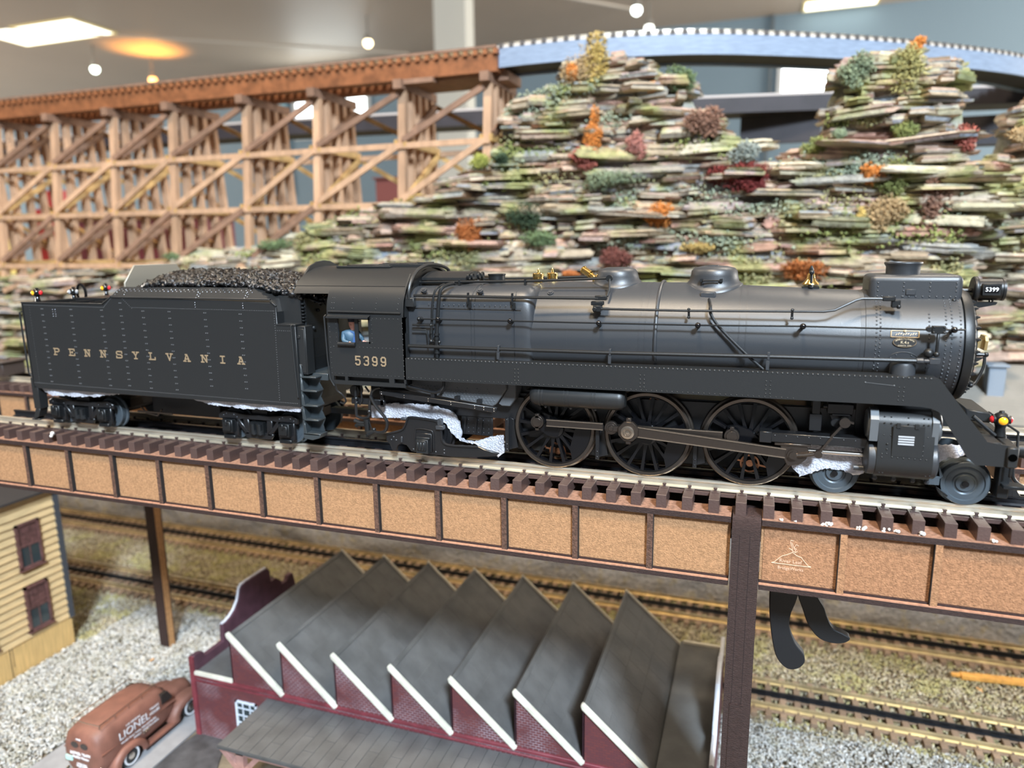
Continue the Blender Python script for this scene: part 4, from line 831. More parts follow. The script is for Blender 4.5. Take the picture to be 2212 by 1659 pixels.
# slab-serif lettering
sv = [[(.0,1),(.34,1)],[(.0,0),(.34,0)],[(.17,1),(.17,0)]]
LET = {'P': [[(0,1),(.72,1),(.92,.86),(.92,.62),(.72,.48),(.2,.48)],[(.2,1),(.2,0)],[(0,0),(.5,0)]],
 'E': [[(0,1),(.92,1),(.92,.74)],[(.2,1),(.2,0)],[(0,0),(.95,0),(.95,.28)],[(.2,.5),(.6,.5)],[(.6,.62),(.6,.38)]],
 'N': [[(0,1),(.3,1)],[(.18,1),(.18,0)],[(0,0),(.4,0)],[(.2,1),(.82,0)],[(.82,0),(.82,1)],[(.62,1),(1,1)]],
 'S': [[(.92,.72),(.92,1),(.25,1),(.07,.88),(.07,.64),(.25,.52),(.75,.48),(.93,.36),(.93,.12),(.75,0),(.07,0),(.07,.28)]],
 'Y': [[(0,1),(.36,1)],[(.64,1),(1,1)],[(.17,1),(.5,.46)],[(.83,1),(.5,.46)],[(.5,.46),(.5,0)],[(.28,0),(.72,0)]],
 'L': [[(0,1),(.42,1)],[(.2,1),(.2,0)],[(0,0),(.92,0),(.92,.32)]],
 'V': [[(0,1),(.36,1)],[(.64,1),(1,1)],[(.17,1),(.5,0)],[(.83,1),(.5,0)]],
 'A': [[(0,0),(.36,0)],[(.64,0),(1,0)],[(.16,0),(.46,1)],[(.84,0),(.54,1)],[(.3,1),(.55,1)],[(.28,.33),(.72,.33)]],
 'I': [[(.2,1),(.8,1)],[(.2,0),(.8,0)],[(.5,1),(.5,0)]]}
for i, ch in enumerate('PENNSYLVANIA'):
    strokes(LET[ch], -345.0+i*11.93, 45.7, 4.5, 3.6, -32.12, .72, GOLDT, 'letter', ten)
# coal
rng = np.random.default_rng(5)
def lumps(n, pos, size, rng, flat=1.0):
    """n jittered 8-vertex stones at pos (n,3); returns V,F(quads)"""
    base = np.array([(-1,-1,-1),(1,-1,-1),(1,1,-1),(-1,1,-1),(-1,-1,1),(1,-1,1),(1,1,1),(-1,1,1)], float)*.58
    V = base[None]*(.6+.8*rng.random((n,8,1)))*size[:,None,None]*np.array([1,1,flat])[None,None]
    th = rng.random((n,3))*6.283; c, s_ = np.cos(th), np.sin(th)
    def rot(V, a, i, j):
        x = V[...,i]*c[:,a,None]-V[...,j]*s_[:,a,None]; y = V[...,i]*s_[:,a,None]+V[...,j]*c[:,a,None]; W = V.copy(); W[...,i] = x; W[...,j] = y; return W
    V = rot(V,0,0,1)
    if flat > .6: V = rot(V,1,1,2); V = rot(V,2,0,2)
    V = V+pos[:,None,:]
    F = np.array([(0,3,2,1),(4,5,6,7),(0,1,5,4),(1,2,6,5),(2,3,7,6),(3,0,4,7)])[None]+np.arange(n)[:,None,None]*8
    return V.reshape(-1,3), F.reshape(-1,4)
def coalz(x, y):
    u = np.clip((x+294)/22,0,1)*np.clip((-168-x)/40,0,1)**.55
    return 80.6+u*(11.2-5.5*(y/27)**2)-np.clip((x+215)/40,0,1)*2.0
n = 7500; x = rng.uniform(-293,-166,n); y = rng.uniform(-25.8,25.8,n); ok = (x < -176)|(abs(y) < 21); x, y = x[ok], y[ok]
z = coalz(x,y)+rng.uniform(-.9,.9,len(x)); p = np.stack([x,y,z],1)
V, F = lumps(len(x), p, rng.uniform(.9,2.3,len(x)), rng)
COAL = mat('coal', (.006,.006,.007), .16, var=.5, vscale=60, bump=.5, bscale=160, spec=.8)
fast_mesh('coal_load', V, F, COAL, ten, ORG['tender'], kind='stuff')
gx, gy = np.meshgrid(np.linspace(-294,-166,40), np.linspace(-25.8,25.8,14), indexing='ij'); gz = coalz(gx,gy)-.6
V = np.stack([gx,gy,gz],-1).reshape(-1,3); F = [(i*14+j,(i+1)*14+j,(i+1)*14+j+1,i*14+j+1) for i in range(39) for j in range(13)]
fast_mesh('coal_bed', V, F, COAL, ten, ORG['tender'])
# rear deck lamps, hatch loop
def tlamp(x, y, l1, l2, z=75.5):
    q = MB(); q.tube([(x,y,z),(x,y,z+3.0),(x,y,z+3.4)], [1.5,1.2,.9], 12); q.ball((x,y,z+5.6), 2.5, 14, 8); q.tube([(x,y,z+7.6),(x,y,z+8.6)], [1.2,.7], 8)
    o = q.build('marker_lamp', GLOSS, ten)
    lens((x-.2,y-2.3,z+5.6), (-.08,-1,0), l1, o, 1.35); lens((x+2.3,y+.2,z+5.6), (1,.08,0), l2, o, 1.35)
tlamp(-362.6,-24, AMB, RED); tlamp(-362.6,0, CLR, CLR, 74.6); tlamp(-362.6,24, AMB, RED)
b = MB(); b.tube([(-359.5+3.6*math.cos(t), 3, 79.0+5.6*math.sin(t)) for t in np.linspace(-.5,math.pi+.5,18)], .85, 8); b.build('filler_loop', GLOSS, ten)
# trucks
def truck(cx):
    for sg in (-1,1):
        y0, y1 = sorted((sg*23.4, sg*21.6)); q = MB()
        q.prism([(cx-26,15.2),(cx-22,17.2),(cx-8,15.8),(cx+8,15.8),(cx+22,17.2),(cx+26,15.2),(cx+26,12.4),(cx+14.5,12.4),(cx+9.6,13.0),(cx-9.6,13.0),(cx-14.5,12.4),(cx-26,12.4)], y0, y1)
        q.prism([(cx-15.5,13),(cx-12.5,13),(cx-5.4,4.6),(cx-8.6,4.6)], y0, y1); q.prism([(cx+15.5,13),(cx+12.5,13),(cx+5.4,4.6),(cx+8.6,4.6)], y0, y1)
        q.prism([(cx-10,5.4),(cx-8,2.4),(cx+8,2.4),(cx+10,5.4),(cx+6,6),(cx-6,6)], y0, y1); q.prism([(cx-9.6,13.2),(cx-6,13.2),(cx-5.4,4.8),(cx-9.0,8.4)], y0, y1); q.prism([(cx+9.6,13.2),(cx+6,13.2),(cx+5.4,4.8),(cx+9.0,8.4)], y0, y1)
        for u in (-18.5,18.5): q.box(cx+u-5.2,cx+u+5.2,y0,y1,3.0,13.4)
        f = q.build('side_frame', UNDER, ten, bevel=.3)
        for u in (-18.5,18.5):
            q = MB(); q.box(cx+u-3.4,cx+u+3.4,min(y0,sg*26),max(y1,sg*26) ,5.4,12.6); q.box(cx+u-2.6,cx+u+2.6,*sorted((sg*26,sg*26.8)),6.4,11.6); q.box(cx+u-.6,cx+u+.6,*sorted((sg*26.6,sg*27.3)),9.6,12.8); q.box(cx+u-3.8,cx+u+3.8,*sorted((sg*21,sg*25)),1.6,3.6); q.build('journal_box', DBLK, f, bevel=.25)
            q = MB()
            for du, z in ((-4,14.6),(-2,15.6),(3,15.2),(5,14)): q.dome((cx+u+du,sg*23.4,z),.45,(0,sg,0))
            q.build('bolt', GRAPH, f)
        q = MB(); q.box(cx-4.4,cx+4.4,*sorted((sg*24.4,sg*22)),4.8,12.0)
        for u in (-2.1,2.1):
            q.tube([(cx+u+.9*math.cos(t*1.0), sg*24.6+.0, 5.2+t*.28) for t in np.linspace(0,22,3)], 1.4, 8); q.cyl((cx+u,sg*24.8,5.6),(cx+u,sg*24.8,11.4),1.5,10)
        q.build('bolster_spring', DBLK, f)
        for u in (-18.5,18.5): disc_wheel(cx+u, 9.0, sg, ten, m_=GREYW, nm='wheel')
    q = MB(); q.box(cx-5,cx+5,-21,21,8,19); q.box(cx-25,cx+25,-10,10,11,16)
    for u in (-18.5,18.5): q.cyl((cx+u,-17,9),(cx+u,17,9),2,10)
    q.build('bolster', UNDER, ten)
truck(-340.5); truck(-211.5)
b = MB(); b.box(-362,-178,-14,14,20,25.5); b.box(-300,-250,-8,8,8,20); b.build('underframe', UNDER, ten)
b = MB(); b.box(-302,-276,-18,-17,10.5,11.4)
b.tube([(-300,-17,14),(-296,-17,10),(-288,-17,9),(-284,-17,13)],.5,6); b.build('brake_rigging', mat('brown_steel', (.12,.09,.07), .35, .8), ten)
# ================================================================ PACKING FOAM
def foam(pts, y, th, label, amp=.35, wob=1.2, seed=1):
    rg = random.Random(seed); P = [Vector((p[0],0,p[1])) for p in pts]; out = []
    for i in range(len(P)):
        a, c = P[i], P[(i+1) % len(P)]; n = max(1, int((c-a).length/.9))
        for k in range(n):
            q = a.lerp(c, k/n); out.append((q.x+rg.uniform(-amp,amp), q.z+rg.uniform(-amp,amp)))
    q = MB(); n = len(out)
    yy = [y+wob*math.sin(p[0]*.35+seed)*.6+rg.uniform(-.15,.15) for p in out]
    q.add([(p[0],yy[i]-th/2,p[1]) for i,p in enumerate(out)]+[(p[0],yy[i]+th/2,p[1]) for i,p in enumerate(out)], [tuple(range(n)),tuple(range(2*n-1,n-1,-1))]+[(i,(i+1)%n,(i+1)%n+n,i+n) for i in range(n)])
    o = q.build('packing_foam', FOAM, None, smooth=50); md = o.modifiers.new('tri', 'TRIANGULATE')
    tag(o, label, 'packing foam'); return o
foam([(-142,25.0),(-134,26.4),(-122,26.9),(-108,27.0),(-101,26.0),(-96,23.8),(-93.2,19.5),(-91.8,14.4),(-92.2,11.2),(-90,10.2),(-84,10.4),(-77,12.8),(-69.4,14.6),(-69.2,5.6),(-72.6,3.2),(-78,5.4),(-84,9.0),(-90,9.4),(-93.8,10.4),(-97,13.6),(-99.6,18.0),(-103,20.2),(-110,19.6),(-125,19.2),(-141.6,18.6)], -19.5, 1.2, 'white packing foam strip curling over the frame of the trailing truck under the cab', seed=3)
foam([(67.5,21.0),(69.4,21.3),(88.6,21.8),(89.8,17.6),(90.2,10.4),(86.2,9.2),(82.6,10.6),(79.2,11.0),(75,11.3),(70.8,9.2),(65.6,6.4),(62.0,10.8),(66.0,15.4),(68.0,18.0)], -20.0, 1.2, 'glittering white packing foam sheet behind the crosshead, above the second leading wheel', seed=5)
foam([(113.4,24.6),(124.6,25.2),(127.4,22.0),(122.6,19.6),(119.6,20.2),(117.0,17.0),(114.2,17.6)], -19.6, 1.2, 'grey-white packing foam scrap between the cylinder and the front leading wheel', seed=7)
foam([(-365.0,24.6),(-297.4,25.0),(-303,23.4),(-312,22.4),(-321.6,20.9),(-338,20.3),(-353.7,20.2),(-361,21.8)], -29.0, 1.0, 'thin white packing foam edge hanging under the rear half of the tender', seed=9)
foam([(-248.5,24.8),(-176.6,24.2),(-178.6,21.0),(-192,20.8),(-212,20.8),(-228,21.2),(-240.4,21.8),(-247,23.4)], -29.0, 1.0, 'thin white packing foam edge hanging under the front half of the tender', seed=11)
# ================================================================ UPPER BRIDGE, TRACKS
def rail_prof(y, s=1):   # flat-bottom rail, head top at 0, code 215-ish height 4.2
    return [(y-.95,0),(y+.95,0),(y+1.05,-.5),(y+.9,-1.0),(y+.35,-1.35),(y+.35,-3.2),(y+2.0,-3.7),(y+2.0,-4.1),(y-2.0,-4.1),(y-2.0,-3.7),(y-.35,-3.2),(y-.35,-1.35),(y-.9,-1.0),(y-1.05,-.5)]
TIE = 11.266
def track(name, label, x0, x1, yc, zt, phase=0, tiem=TIEM, railm=RAILM, centre=RAILB, tw=4.5, group=None, spikes=True, tl=31.0):
    t = thing(name, label, 'model track', ((x0+x1)/2, yc, zt-10))
    for yy in (-17.0, 17.0):
        q = MB(); q.prism([(yc+p[0], zt+p[1]) for p in rail_prof(yy)], x0, x1, 'YZ'); q.build('rail', railm, t, smooth=30)
    q = MB(); q.prism([(yc+p[0], zt-.2+p[1]) for p in rail_prof(0)], x0, x1, 'YZ'); q.build('centre_rail', centre, t, smooth=30, label='blackened centre rail')
    q = MB(); q.loft([[(-tw/2,-tl,-10.1),(tw/2,-tl,-10.1),(tw/2,-tl,-4.0),(-tw/2,-tl,-4.0)],[(-tw/2,tl,-10.1),(tw/2,tl,-10.1),(tw/2,tl,-4.0),(-tw/2,tl,-4.0)]])
    base = q.build('sleeper', tiem, t, org=(0,0,0), smooth=0, bevel=.12)
    k0 = math.ceil((x0-phase)/TIE); first = True; n = 0
    sp = MB()
    while phase+k0*TIE < x1:
        x = phase+k0*TIE
        if first: o = base; o.location = (Vector((x,yc,zt))-ORG[t.name])*S; first = False
        else: o = copy_at(base, (x,yc,zt), t)
        if spikes:
            for yy in (-19.4,19.4,-14.6,14.6):
                sp.box(x-.55,x+.55,yc+yy-.45,yc+yy+.45,zt-4.0,zt-2.6); sp.box(x-.8,x+.8,yc+yy-.6,yc+yy+.6,zt-2.9,zt-2.4)
            for yy in (-21.2,): sp.box(x-1.5,x+1.7,yc+yy-1.0,yc+yy+1.0,zt-4.0,zt-3.7)
        k0 += 1; n += 1
    if spikes: sp.build('rail_spikes', tiem, t, kind='stuff', smooth=0)
    q = MB()
    for yy in (-18.6, 0, 18.6): q.box(x0,x1,yc+yy-1.6,yc+yy+1.2,zt-6.2,zt-4.6)
    q.build('sleeper_web', tiem, t, smooth=0)
    return t
PH = 40.1+2.25
track('railway_track', 'nickel-silver track with brown sleepers under the steam locomotive', -430, 175, 0, 0, PH)
t2 = track('railway_track', 'empty parallel track with brown sleepers on the bridge behind the locomotive', -760, 420, 110, 0, 44, spikes=False)
# near plate girder bridge
def girder(name, label, yc, x0, x1, stiff, face=33.0, pm=None, sm=None):
    pm = pm or MDF; sm = sm or mat('charred_brown_board', (.095,.048,.032), .7, var=.4, vscale=80, bump=.5, bscale=120)
    g = thing(name, label, 'model bridge', ((x0+x1)/2, yc, -42)); fi = 20 if yc < 50 else 29.5
    for sg in (-1,1):
        ys = lambda a, c: sorted((yc+sg*a, yc+sg*c))
        q = MB(); q.box(x0,x1,*ys(30.4,27.6),-39.5,-12.5); q.build('web_core', MDF, g, smooth=0)
        q = MB(); q.box(x0,x1,*ys(face,fi),-12.7,-10.15); q.build('top_flange', DKW, g, smooth=0, label='dark-stained top flange')
        q = MB(); q.box(x0,x1,*ys(face-.05,fi+.1),-10.2,-10.05); q.build('flange_face', MDFE, g, smooth=0)
        q = MB(); q.box(x0,x1,*ys(face,fi),-41.9,-39.6); q.build('bottom_flange', DKW, g, smooth=0, label='dark-stained bottom flange')
        q = MB(); q.box(x0,x1,*ys(face,32.0),-39.6,-38.9); q.build('flange_edge', mat('orange_cut_edge', (.42,.21,.13), .8, var=.2, vscale=60), g, smooth=0)
        q = MB(); q.box(x0,x1,*ys(31.9,30.4),-39.7,-38.2); q.build('base_strip', DKW, g, smooth=0)
        if sg < 0 or yc < 50:
            xs = [s for s in stiff if x0 < s < x1]
            for s in xs:
                q = MB(); q.box(s-1.3,s+1.3,*ys(33.0,30.3),-38.9,-12.7); q.build('stiffener', sm, g, smooth=0)
                q = MB(); q.box(*((s+1.3,s+1.55) if pm is MDF else (s-1.55,s-1.3)),*ys(32.95,30.3),-38.9,-12.7); q.build('cut_edge_and_shadow_line', mat('burnt_edge_and_shadow', (.012,.011,.012), .8), g, smooth=0)  # right span: painted shadow line beside the stiffener; other spans: burnt cut edge
            e = [x0]+xs+[x1]
            for a, c in zip(e[:-1], e[1:]):
                q = MB(); q.box(a+1.2,c-1.2,*ys(30.7,30.35),-38.2,-12.8); q.build('girder_panel', pm, g, smooth=0)
    q = MB()
    if yc < 50: q.box(x0,x1,yc-8,yc+8,-20,-10.2)
    x = x0+10
    while x < x1: q.box(x,x+4,yc-28,yc+28,-38,-14); x += 70
    q.build('cross_beam', DKW, g, smooth=0); return g
stf = [-380.4,-345.4,-310.4,-275.7,-240.8,-205.4,-169.8,-134.6,-100.0,-65.2,-30.2,4.2]
g1 = girder('girder_bridge', 'tan fibreboard plate girder bridge span carrying the locomotive, left of the dark pier', 0, -430, 38.6, stf)
g2 = girder('girder_bridge', 'browner plate girder bridge span with an etched logo, right of the dark pier', 0, 51.2, 178, [83.2,117.6,152], pm=mat('brown_fibreboard', (.33,.17,.09), .85, var=.24, vscale=90, bump=.5, bscale=150, spec=.2), sm=mat('brown_fibreboard_strip', (.34,.18,.095), .85, var=.24, vscale=90, bump=.5, bscale=150, spec=.2))
g3 = girder('girder_bridge', 'plate girder bridge carrying the empty second track behind the locomotive', 110, -760, 420, [-700+35*i for i in range(30)])
# etched logo
LW = mat('etched_line', (.72,.46,.32), .8)
b = MB()
def et(pts, r=.16): b.tube([(p[0],-30.75,p[1]) for p in pts], r, 4)
L0 = lambda px, py: (51.8+(px-0)*13.9e-3*1.22+.3, -15.0-(py-560)*.0*1)
def e2(u, v):  # u,v in the 2212x1521 crop of the plate
    return (55.9+(u-360)*.01328, -29.7-(v-905-(u-360)*.1218)*.0151)
et([e2(360,905),e2(460,880),e2(560,790),e2(680,700),e2(820,670),e2(980,600)]); et([e2(980,600),e2(1100,700),e2(1250,760),e2(1300,830),e2(1460,1010),e2(1550,1040)]); et([e2(360,905),e2(1550,1050)])
et([e2(980,600),e2(950,440),e2(890,300),e2(900,240),e2(990,260)]); et([e2(1040,600),e2(1080,500),e2(1010,460),e2(1080,370),e2(1140,410)]); et([e2(860,470),e2(970,540)]); et([e2(1120,570),e2(1060,610),e2(980,560)])
for k in range(6): et([e2(920+k*18,300+k*40),e2(960+k*20,330+k*40)],.12)
b.build('etched_logo', LW, g2, smooth=0)
text('etched_text', 'River Leaf', LW, (*[e2(930,880)[0], -30.74, e2(930,880)[1]],), 2.2, (math.pi/2,0,0), g2, .03)
text('etched_text', 'BridgeWorks', LW, (*[e2(945,1095)[0], -30.74, e2(945,1095)[1]],), 1.9, (math.pi/2,0,0), g2, .03)
# glue and foam blobs at sleepers
GL = mat('dried_white_glue', (.78,.76,.72), .4, bump=.8, bscale=90)
rg = random.Random(4)
for i, (x, sc) in enumerate(((-358.3,1.2),(58.6,.6),(64.6,.6),(75.4,1.0),(78.4,1.1),(88.2,.8),(98.4,1.1),(90.0,1.0),(101.8,.9),(110.6,1.2),(136.6,1.1))):
    b = MB()
    for k in range(5): b.ball((x+rg.uniform(-1.2,1.2)*sc, -31.6+rg.uniform(-.7,.9), -9.9+rg.uniform(-.2,.9)*sc), rg.uniform(.35,.8)*sc, 8, 5)
    if i == 0: b = MB(); b.ball((x,-31.1,-5.2),1.0,10,6); b.ball((x+.2,-30.2,-3.8),1.3,10,6)
    o = b.build('glue_blob', GL, None); tag(o, 'white glue blob on the end of a sleeper below the rear of the tender', 'glue') if i == 0 else tag(o, 'white dried glue squeezed out beside a sleeper end right of the tall pier', 'glue', 'dried glue by the sleepers')
# piers
def pier(name, label, x0, x1, y0, y1, zt, zb, curved, sidem):
    p = thing(name, label, 'bridge pier', ((x0+x1)/2,(y0+y1)/2,zb)); q = MB()
    if curved:
        prof = [(y0,zb),(y0,zt-6.0),(y0+.5,zt-3.0),(y0+2.0,zt-1.0),(y0+5.4,zt),(y0+12,zt),(y0+12,zb)]; q.prism(prof, x0, x1, 'YZ')
    else: q.box(x0,x1,y0,y0+1.2,zb,zt); y0 -= 9
    q.build('front_board', DKW, p, smooth=40)
    q = MB(); q.box(x0+.2,x1-.01,y0+10,y1,zb,zt-32 if curved else zt); q.build('pier_core', sidem, p, smooth=0)
    q = MB(); q.box(x0,x1,y1-1,y1+.2,zb,zt-32 if curved else zt); q.build('rear_board', DKW, p, smooth=0)
    if curved:
        q = MB(); q.box(x0-.6,x1+.3,y0+11,y1,-15,-10.3); q.build('cap_block', DKW, p, smooth=0)
        q = MB(); q.box(x0+2.6,x0+8.4,y0-.35,y0+.2,zb,-97.6); q.build('splice_plate', DKW, p, smooth=0)
        for xx in (x0+3.2,x0+7.4): q = MB(); q.box(xx,xx+.25,y0-.1,y0+.2,zb,zt-8); q.build('board_joint', mat('joint_dark', (.02,.012,.012), .9), p, smooth=0)
    return p
pier('bridge_pier', 'dark brown stained tall wooden pier in front of the girder joint', 39.2, 50.9, -34.4, 33, -9.4, -272, True, MDFE)
pier('bridge_pier', 'slim dark pier with a tan side standing in gravel left of the sawtooth factory', -485, -475, 144.6, 154, -42, -272, False, mat('tan_side_board', (.42,.22,.09), .8, var=.2, vscale=50, bump=.3))
# black curved cut-outs under the right span
CO = mat('matt_black_plastic', (.012,.013,.015), .5, bump=.06, bscale=120)
def cutout(pts, y, label, k=5):
    P = smoothline([(p[0],0,p[1]) for p in pts+[pts[0]]], k)[:-1]; q = MB(); q.prism([(p.x,p.z) for p in P], y, y+5)
    o = q.build('hook_bracket', CO, None, smooth=40, bevel=.4); return tag(o, label, 'bracket')
cutout([(57.6,-40),(57.2,-58),(57.8,-70),(59.6,-82),(62.2,-91),(67.0,-95.8),(71.8,-95.0),(74.6,-91.2),(73.8,-87.0),(69.8,-82.0),(67.0,-75),(67.0,-68),(69,-60.5),(70.5,-52),(70.5,-40)], -2, 'left black hook-shaped bracket with a rounded foot hanging under the right bridge span')
cutout([(68.5,-40),(69.2,-56),(72.4,-66),(75.6,-74),(80.4,-79.6),(86,-81.2),(91.5,-80.2),(93.8,-77.6),(90.6,-75.6),(86,-73.6),(83.4,-69),(81.6,-64),(78.4,-58.5),(76.6,-50),(76.6,-40)], 2, 'right black hook-shaped bracket with a pointed toe hanging under the right bridge span')
# ================================================================ LOWER LEVEL
GZ = -271.0
DIRT = mat('layout_ground', (.16,.13,.09), .95, var=.3, vscale=6, bump=.8, bscale=40)
b = MB(); b.box(-2400,900,-330,520,GZ-12,GZ-1.5); b.build('ground', DIRT, None, kind='structure', smooth=0)
rng = np.random.default_rng(11)
def region(n, x0, x1, y0, y1): return rng.uniform(x0,x1,n), rng.uniform(y0,y1,n)
WG = ramp_mat('white_grey_gravel', [(.42,.42,.40),(.60,.59,.56),(.26,.26,.25),(.68,.68,.66),(.14,.13,.11),(.50,.46,.38),(.54,.55,.56)], .8, True, 8, .3, .4, 90, (.32,.30,.20), .56)
TG = ramp_mat('tan_ballast', [(.31,.26,.17),(.46,.41,.29),(.17,.13,.08),(.56,.50,.38),(.12,.09,.055),(.40,.36,.20),(.50,.46,.38)], .85, True, 5, .55, .4, 90, (.38,.36,.13), .52)
def gravel(name, label, m_, parts, zf):
    X = []; Y = []
    for (n, x0, x1, y0, y1) in parts:
        a, c = region(n, x0, x1, y0, y1); X.append(a); Y.append(c)
    X = np.concatenate(X); Y = np.concatenate(Y)
    keep = ~((X > -357) & (X < 33) & (Y > 52) & (Y < 212)) & ~((X < -568) & (Y < 127)) & ~((X > -424) & (X < -352) & (Y < 108) & (Y > -60)) & ~((X<-424)&(X>-449)&(Y<14))
    X, Y = X[keep], Y[keep]; Z = zf(X, Y)+rng.uniform(-.9,.9,len(X))
    V, F = lumps(len(X), np.stack([X,Y,Z],1), rng.uniform(.5,1.35,len(X)), rng)
    o = fast_mesh(name, V, F, m_, None, (0,0,GZ), kind='stuff'); tag(o, label, 'gravel', kind='stuff'); return o
hz = lambda X, Y: GZ+.3+1.6*np.sin(X*.05)*np.sin(Y*.07+1)
gravel('gravel', 'pale white and grey gravel spread around the van and along the nearest track', WG, [(40000,-568,-352,-60,212),(28000,20,330,60,212),(6000,-780,-568,127,212)], hz)
gravel('ballast', 'tan and mossy green ballast between the lower tracks', TG, [(88000,-1000,420,200,383),(8000,-760,-560,127,205)], lambda X,Y: GZ+1.0+np.where((abs(Y-235)<24)|(abs(Y-360)<24), .4, 0.6))
# little scraps on the gravel
rg = random.Random(9)
for i, (x, y) in enumerate(((-470,120),(-440,40),(-430,165),(80,150),(240,300))):
    b = MB(); c = Vector((x,y,GZ+2.6)); a = rg.uniform(0,3.1); d = Vector((math.cos(a),math.sin(a),.1)); b.beam(c-d*rg.uniform(1.5,3.5), c+d*rg.uniform(1.5,4), 1.4, .9)
    b.beam(c, c+Vector((d.y,-d.x,.3))*2, .9, .6)
    o = b.build('wood_chip', mat('orange_wood_chip', (.55,.30,.12), .8), None, smooth=0); tag(o, ['orange wood chip on the gravel in front of the slim pier','orange wood chip on the gravel beside the brown van','orange wood chip on the gravel near the left parapet of the factory','orange wood chip on the white gravel right of the tall pier','orange wood chip on the ballast above the varnished pine strip'][i], 'wood chip')
# lower tracks
OLDT = mat('faded_brown_sleeper', (.22,.15,.10), .7, rnd=.25, bump=.4, bscale=60)
OLDR = mat('brass_toned_rail', (.66,.55,.34), .32, .8, var=.25, vscale=5)
def lowtrack(label, yc, ph, sp): return track('railway_track', label, -1000, 440, yc, -262, ph, OLDT, OLDR, RAILB, 4.8, spikes=sp, tl=27.5)
lowtrack('nearer of the two ground-level tracks, running behind the sawtooth factory', 235, 3, True)
lowtrack('farther ground-level track at the foot of the grey rock wall', 360, 6, False)
b = MB(); b.beam((229,315,-266.2),(300,322.5,-266.2),7.5,3.2); b.beam((222,315.6,-266.8),(236,316.5,-266.0),4,2); o = b.build('wood_strip', mat('varnished_pine', (.62,.32,.08), .45, var=.2, vscale=20), None); tag(o, 'varnished pine strip lying between the two ground-level tracks', 'wood strip')
# rough retaining wall under the mountain
WALL = ramp_mat('grey_rock_cast', [(.17,.155,.14),(.25,.235,.22),(.20,.18,.16)], .9, True, 10, .5, .9, 22, (.27,.22,.12), .58)
nx, nz = 220, 26; V = np.zeros((nx,nz,3)); xs = np.linspace(-1100,480,nx)
from mathutils import noise
for i in range(nx):
    for j in range(nz):
        z = GZ-2+j*(175/(nz-1)); d = 8*noise.noise((xs[i]*.018,z*.03,1.3))+4*noise.noise((xs[i]*.06,z*.12,7.1))
        V[i,j] = (xs[i], 386+(z-GZ)*.055+d, z)
F = [(i*nz+j,(i+1)*nz+j,(i+1)*nz+j+1,i*nz+j+1) for i in range(nx-1) for j in range(nz-1)]
o = fast_mesh('rock_wall', V.reshape(-1,3), F, WALL, None, (-300,390,GZ)); tag(o, 'rough grey cast rock retaining wall behind the farther ground-level track', 'rock wall', kind='structure')
# ---------------- sawtooth factory
fac = thing('factory_building', 'dark red brick factory with a seven-tooth grey sawtooth roof and a flat canopy', 'building', (-160,130,GZ))
def brick_mat():
    m = bpy.data.materials.new('maroon_brick'); m.use_nodes = True; nt = m.node_tree; N = nt.nodes; L = nt.links; b = N['Principled BSDF']; b.inputs['Roughness'].default_value = .75
    g = N.new('ShaderNodeNewGeometry'); sx = N.new('ShaderNodeSeparateXYZ'); L.new(g.outputs['Position'], sx.inputs[0])
    ad = N.new('ShaderNodeMath'); L.new(sx.outputs[0], ad.inputs[0]); L.new(sx.outputs[1], ad.inputs[1])
    cb = N.new('ShaderNodeCombineXYZ'); L.new(ad.outputs[0], cb.inputs[0]); L.new(sx.outputs[2], cb.inputs[1])
    br_ = N.new('ShaderNodeTexBrick'); L.new(cb.outputs[0], br_.inputs['Vector']); br_.inputs['Scale'].default_value = 19; br_.inputs['Mortar Size'].default_value = .035; br_.inputs['Brick Width'].default_value = .72; br_.inputs['Row Height'].default_value = .34
    br_.inputs['Color1'].default_value = (.115,.032,.036,1); br_.inputs['Color2'].default_value = (.15,.036,.034,1)
    nz_ = N.new('ShaderNodeTexNoise'); nz_.inputs['Scale'].default_value = 2.6; nz_.inputs['Detail'].default_value = 6; L.new(g.outputs['Position'], nz_.inputs['Vector'])
    cr = N.new('ShaderNodeValToRGB'); cr.color_ramp.elements[0].position = .45; cr.color_ramp.elements[1].position = .62; cr.color_ramp.elements[0].color = (.09,.03,.035,1); cr.color_ramp.elements[1].color = (.42,.36,.40,1)
    L.new(nz_.outputs[0], cr.inputs[0]); L.new(cr.outputs[0], br_.inputs['Mortar']); L.new(br_.outputs['Color'], b.inputs['Base Color'])
    bp_ = N.new('ShaderNodeBump'); bp_.inputs['Strength'].default_value = .5; bp_.inputs['Distance'].default_value = .01; bp_.invert = True; L.new(br_.outputs['Fac'], bp_.inputs['Height']); L.new(bp_.outputs[0], b.inputs['Normal']); return m
BRK = brick_mat()
MAR = mat('maroon_paint', (.085,.036,.05), .6, var=.2, vscale=12, bump=.1); RDP = mat('red_trim', (.19,.035,.045), .5, var=.3, vscale=10)
SLATE = mat('grey_felt_roof', (.10,.10,.098), .40, var=.22, vscale=5, bump=.25, bscale=50, spec=.5); SLT = mat('grey_roof_sheet', (.105,.105,.104), .36, rnd=.06, var=.16, vscale=7, bump=.2, bscale=60)
STONE = mat('cream_coping', (.74,.70,.58), .6, var=.15, vscale=10, bump=.2)
FX = [-317.5+45.35*k for k in range(8)]
b = MB(); b.box(-353,31,54,58,GZ,-218.6); b.box(-353,31,206,210,GZ,-218.6)
for k in range(7):
    b.prism([(FX[k],-218.6),(FX[k],-179.5),(FX[k]+44.6,-218.6)], 54, 57); b.prism([(FX[k],-218.6),(FX[k],-179.5),(FX[k]+44.6,-218.6)], 207, 210)
b.build('brick_wall', BRK, fac, smooth=0)
b = MB(); b.box(-354,31,52.6,54.2,-220.6,-218.2); b.box(-354,31,53.2,54.1,-224,-222.6); b.build('string_course', RDP, fac, bevel=.2)
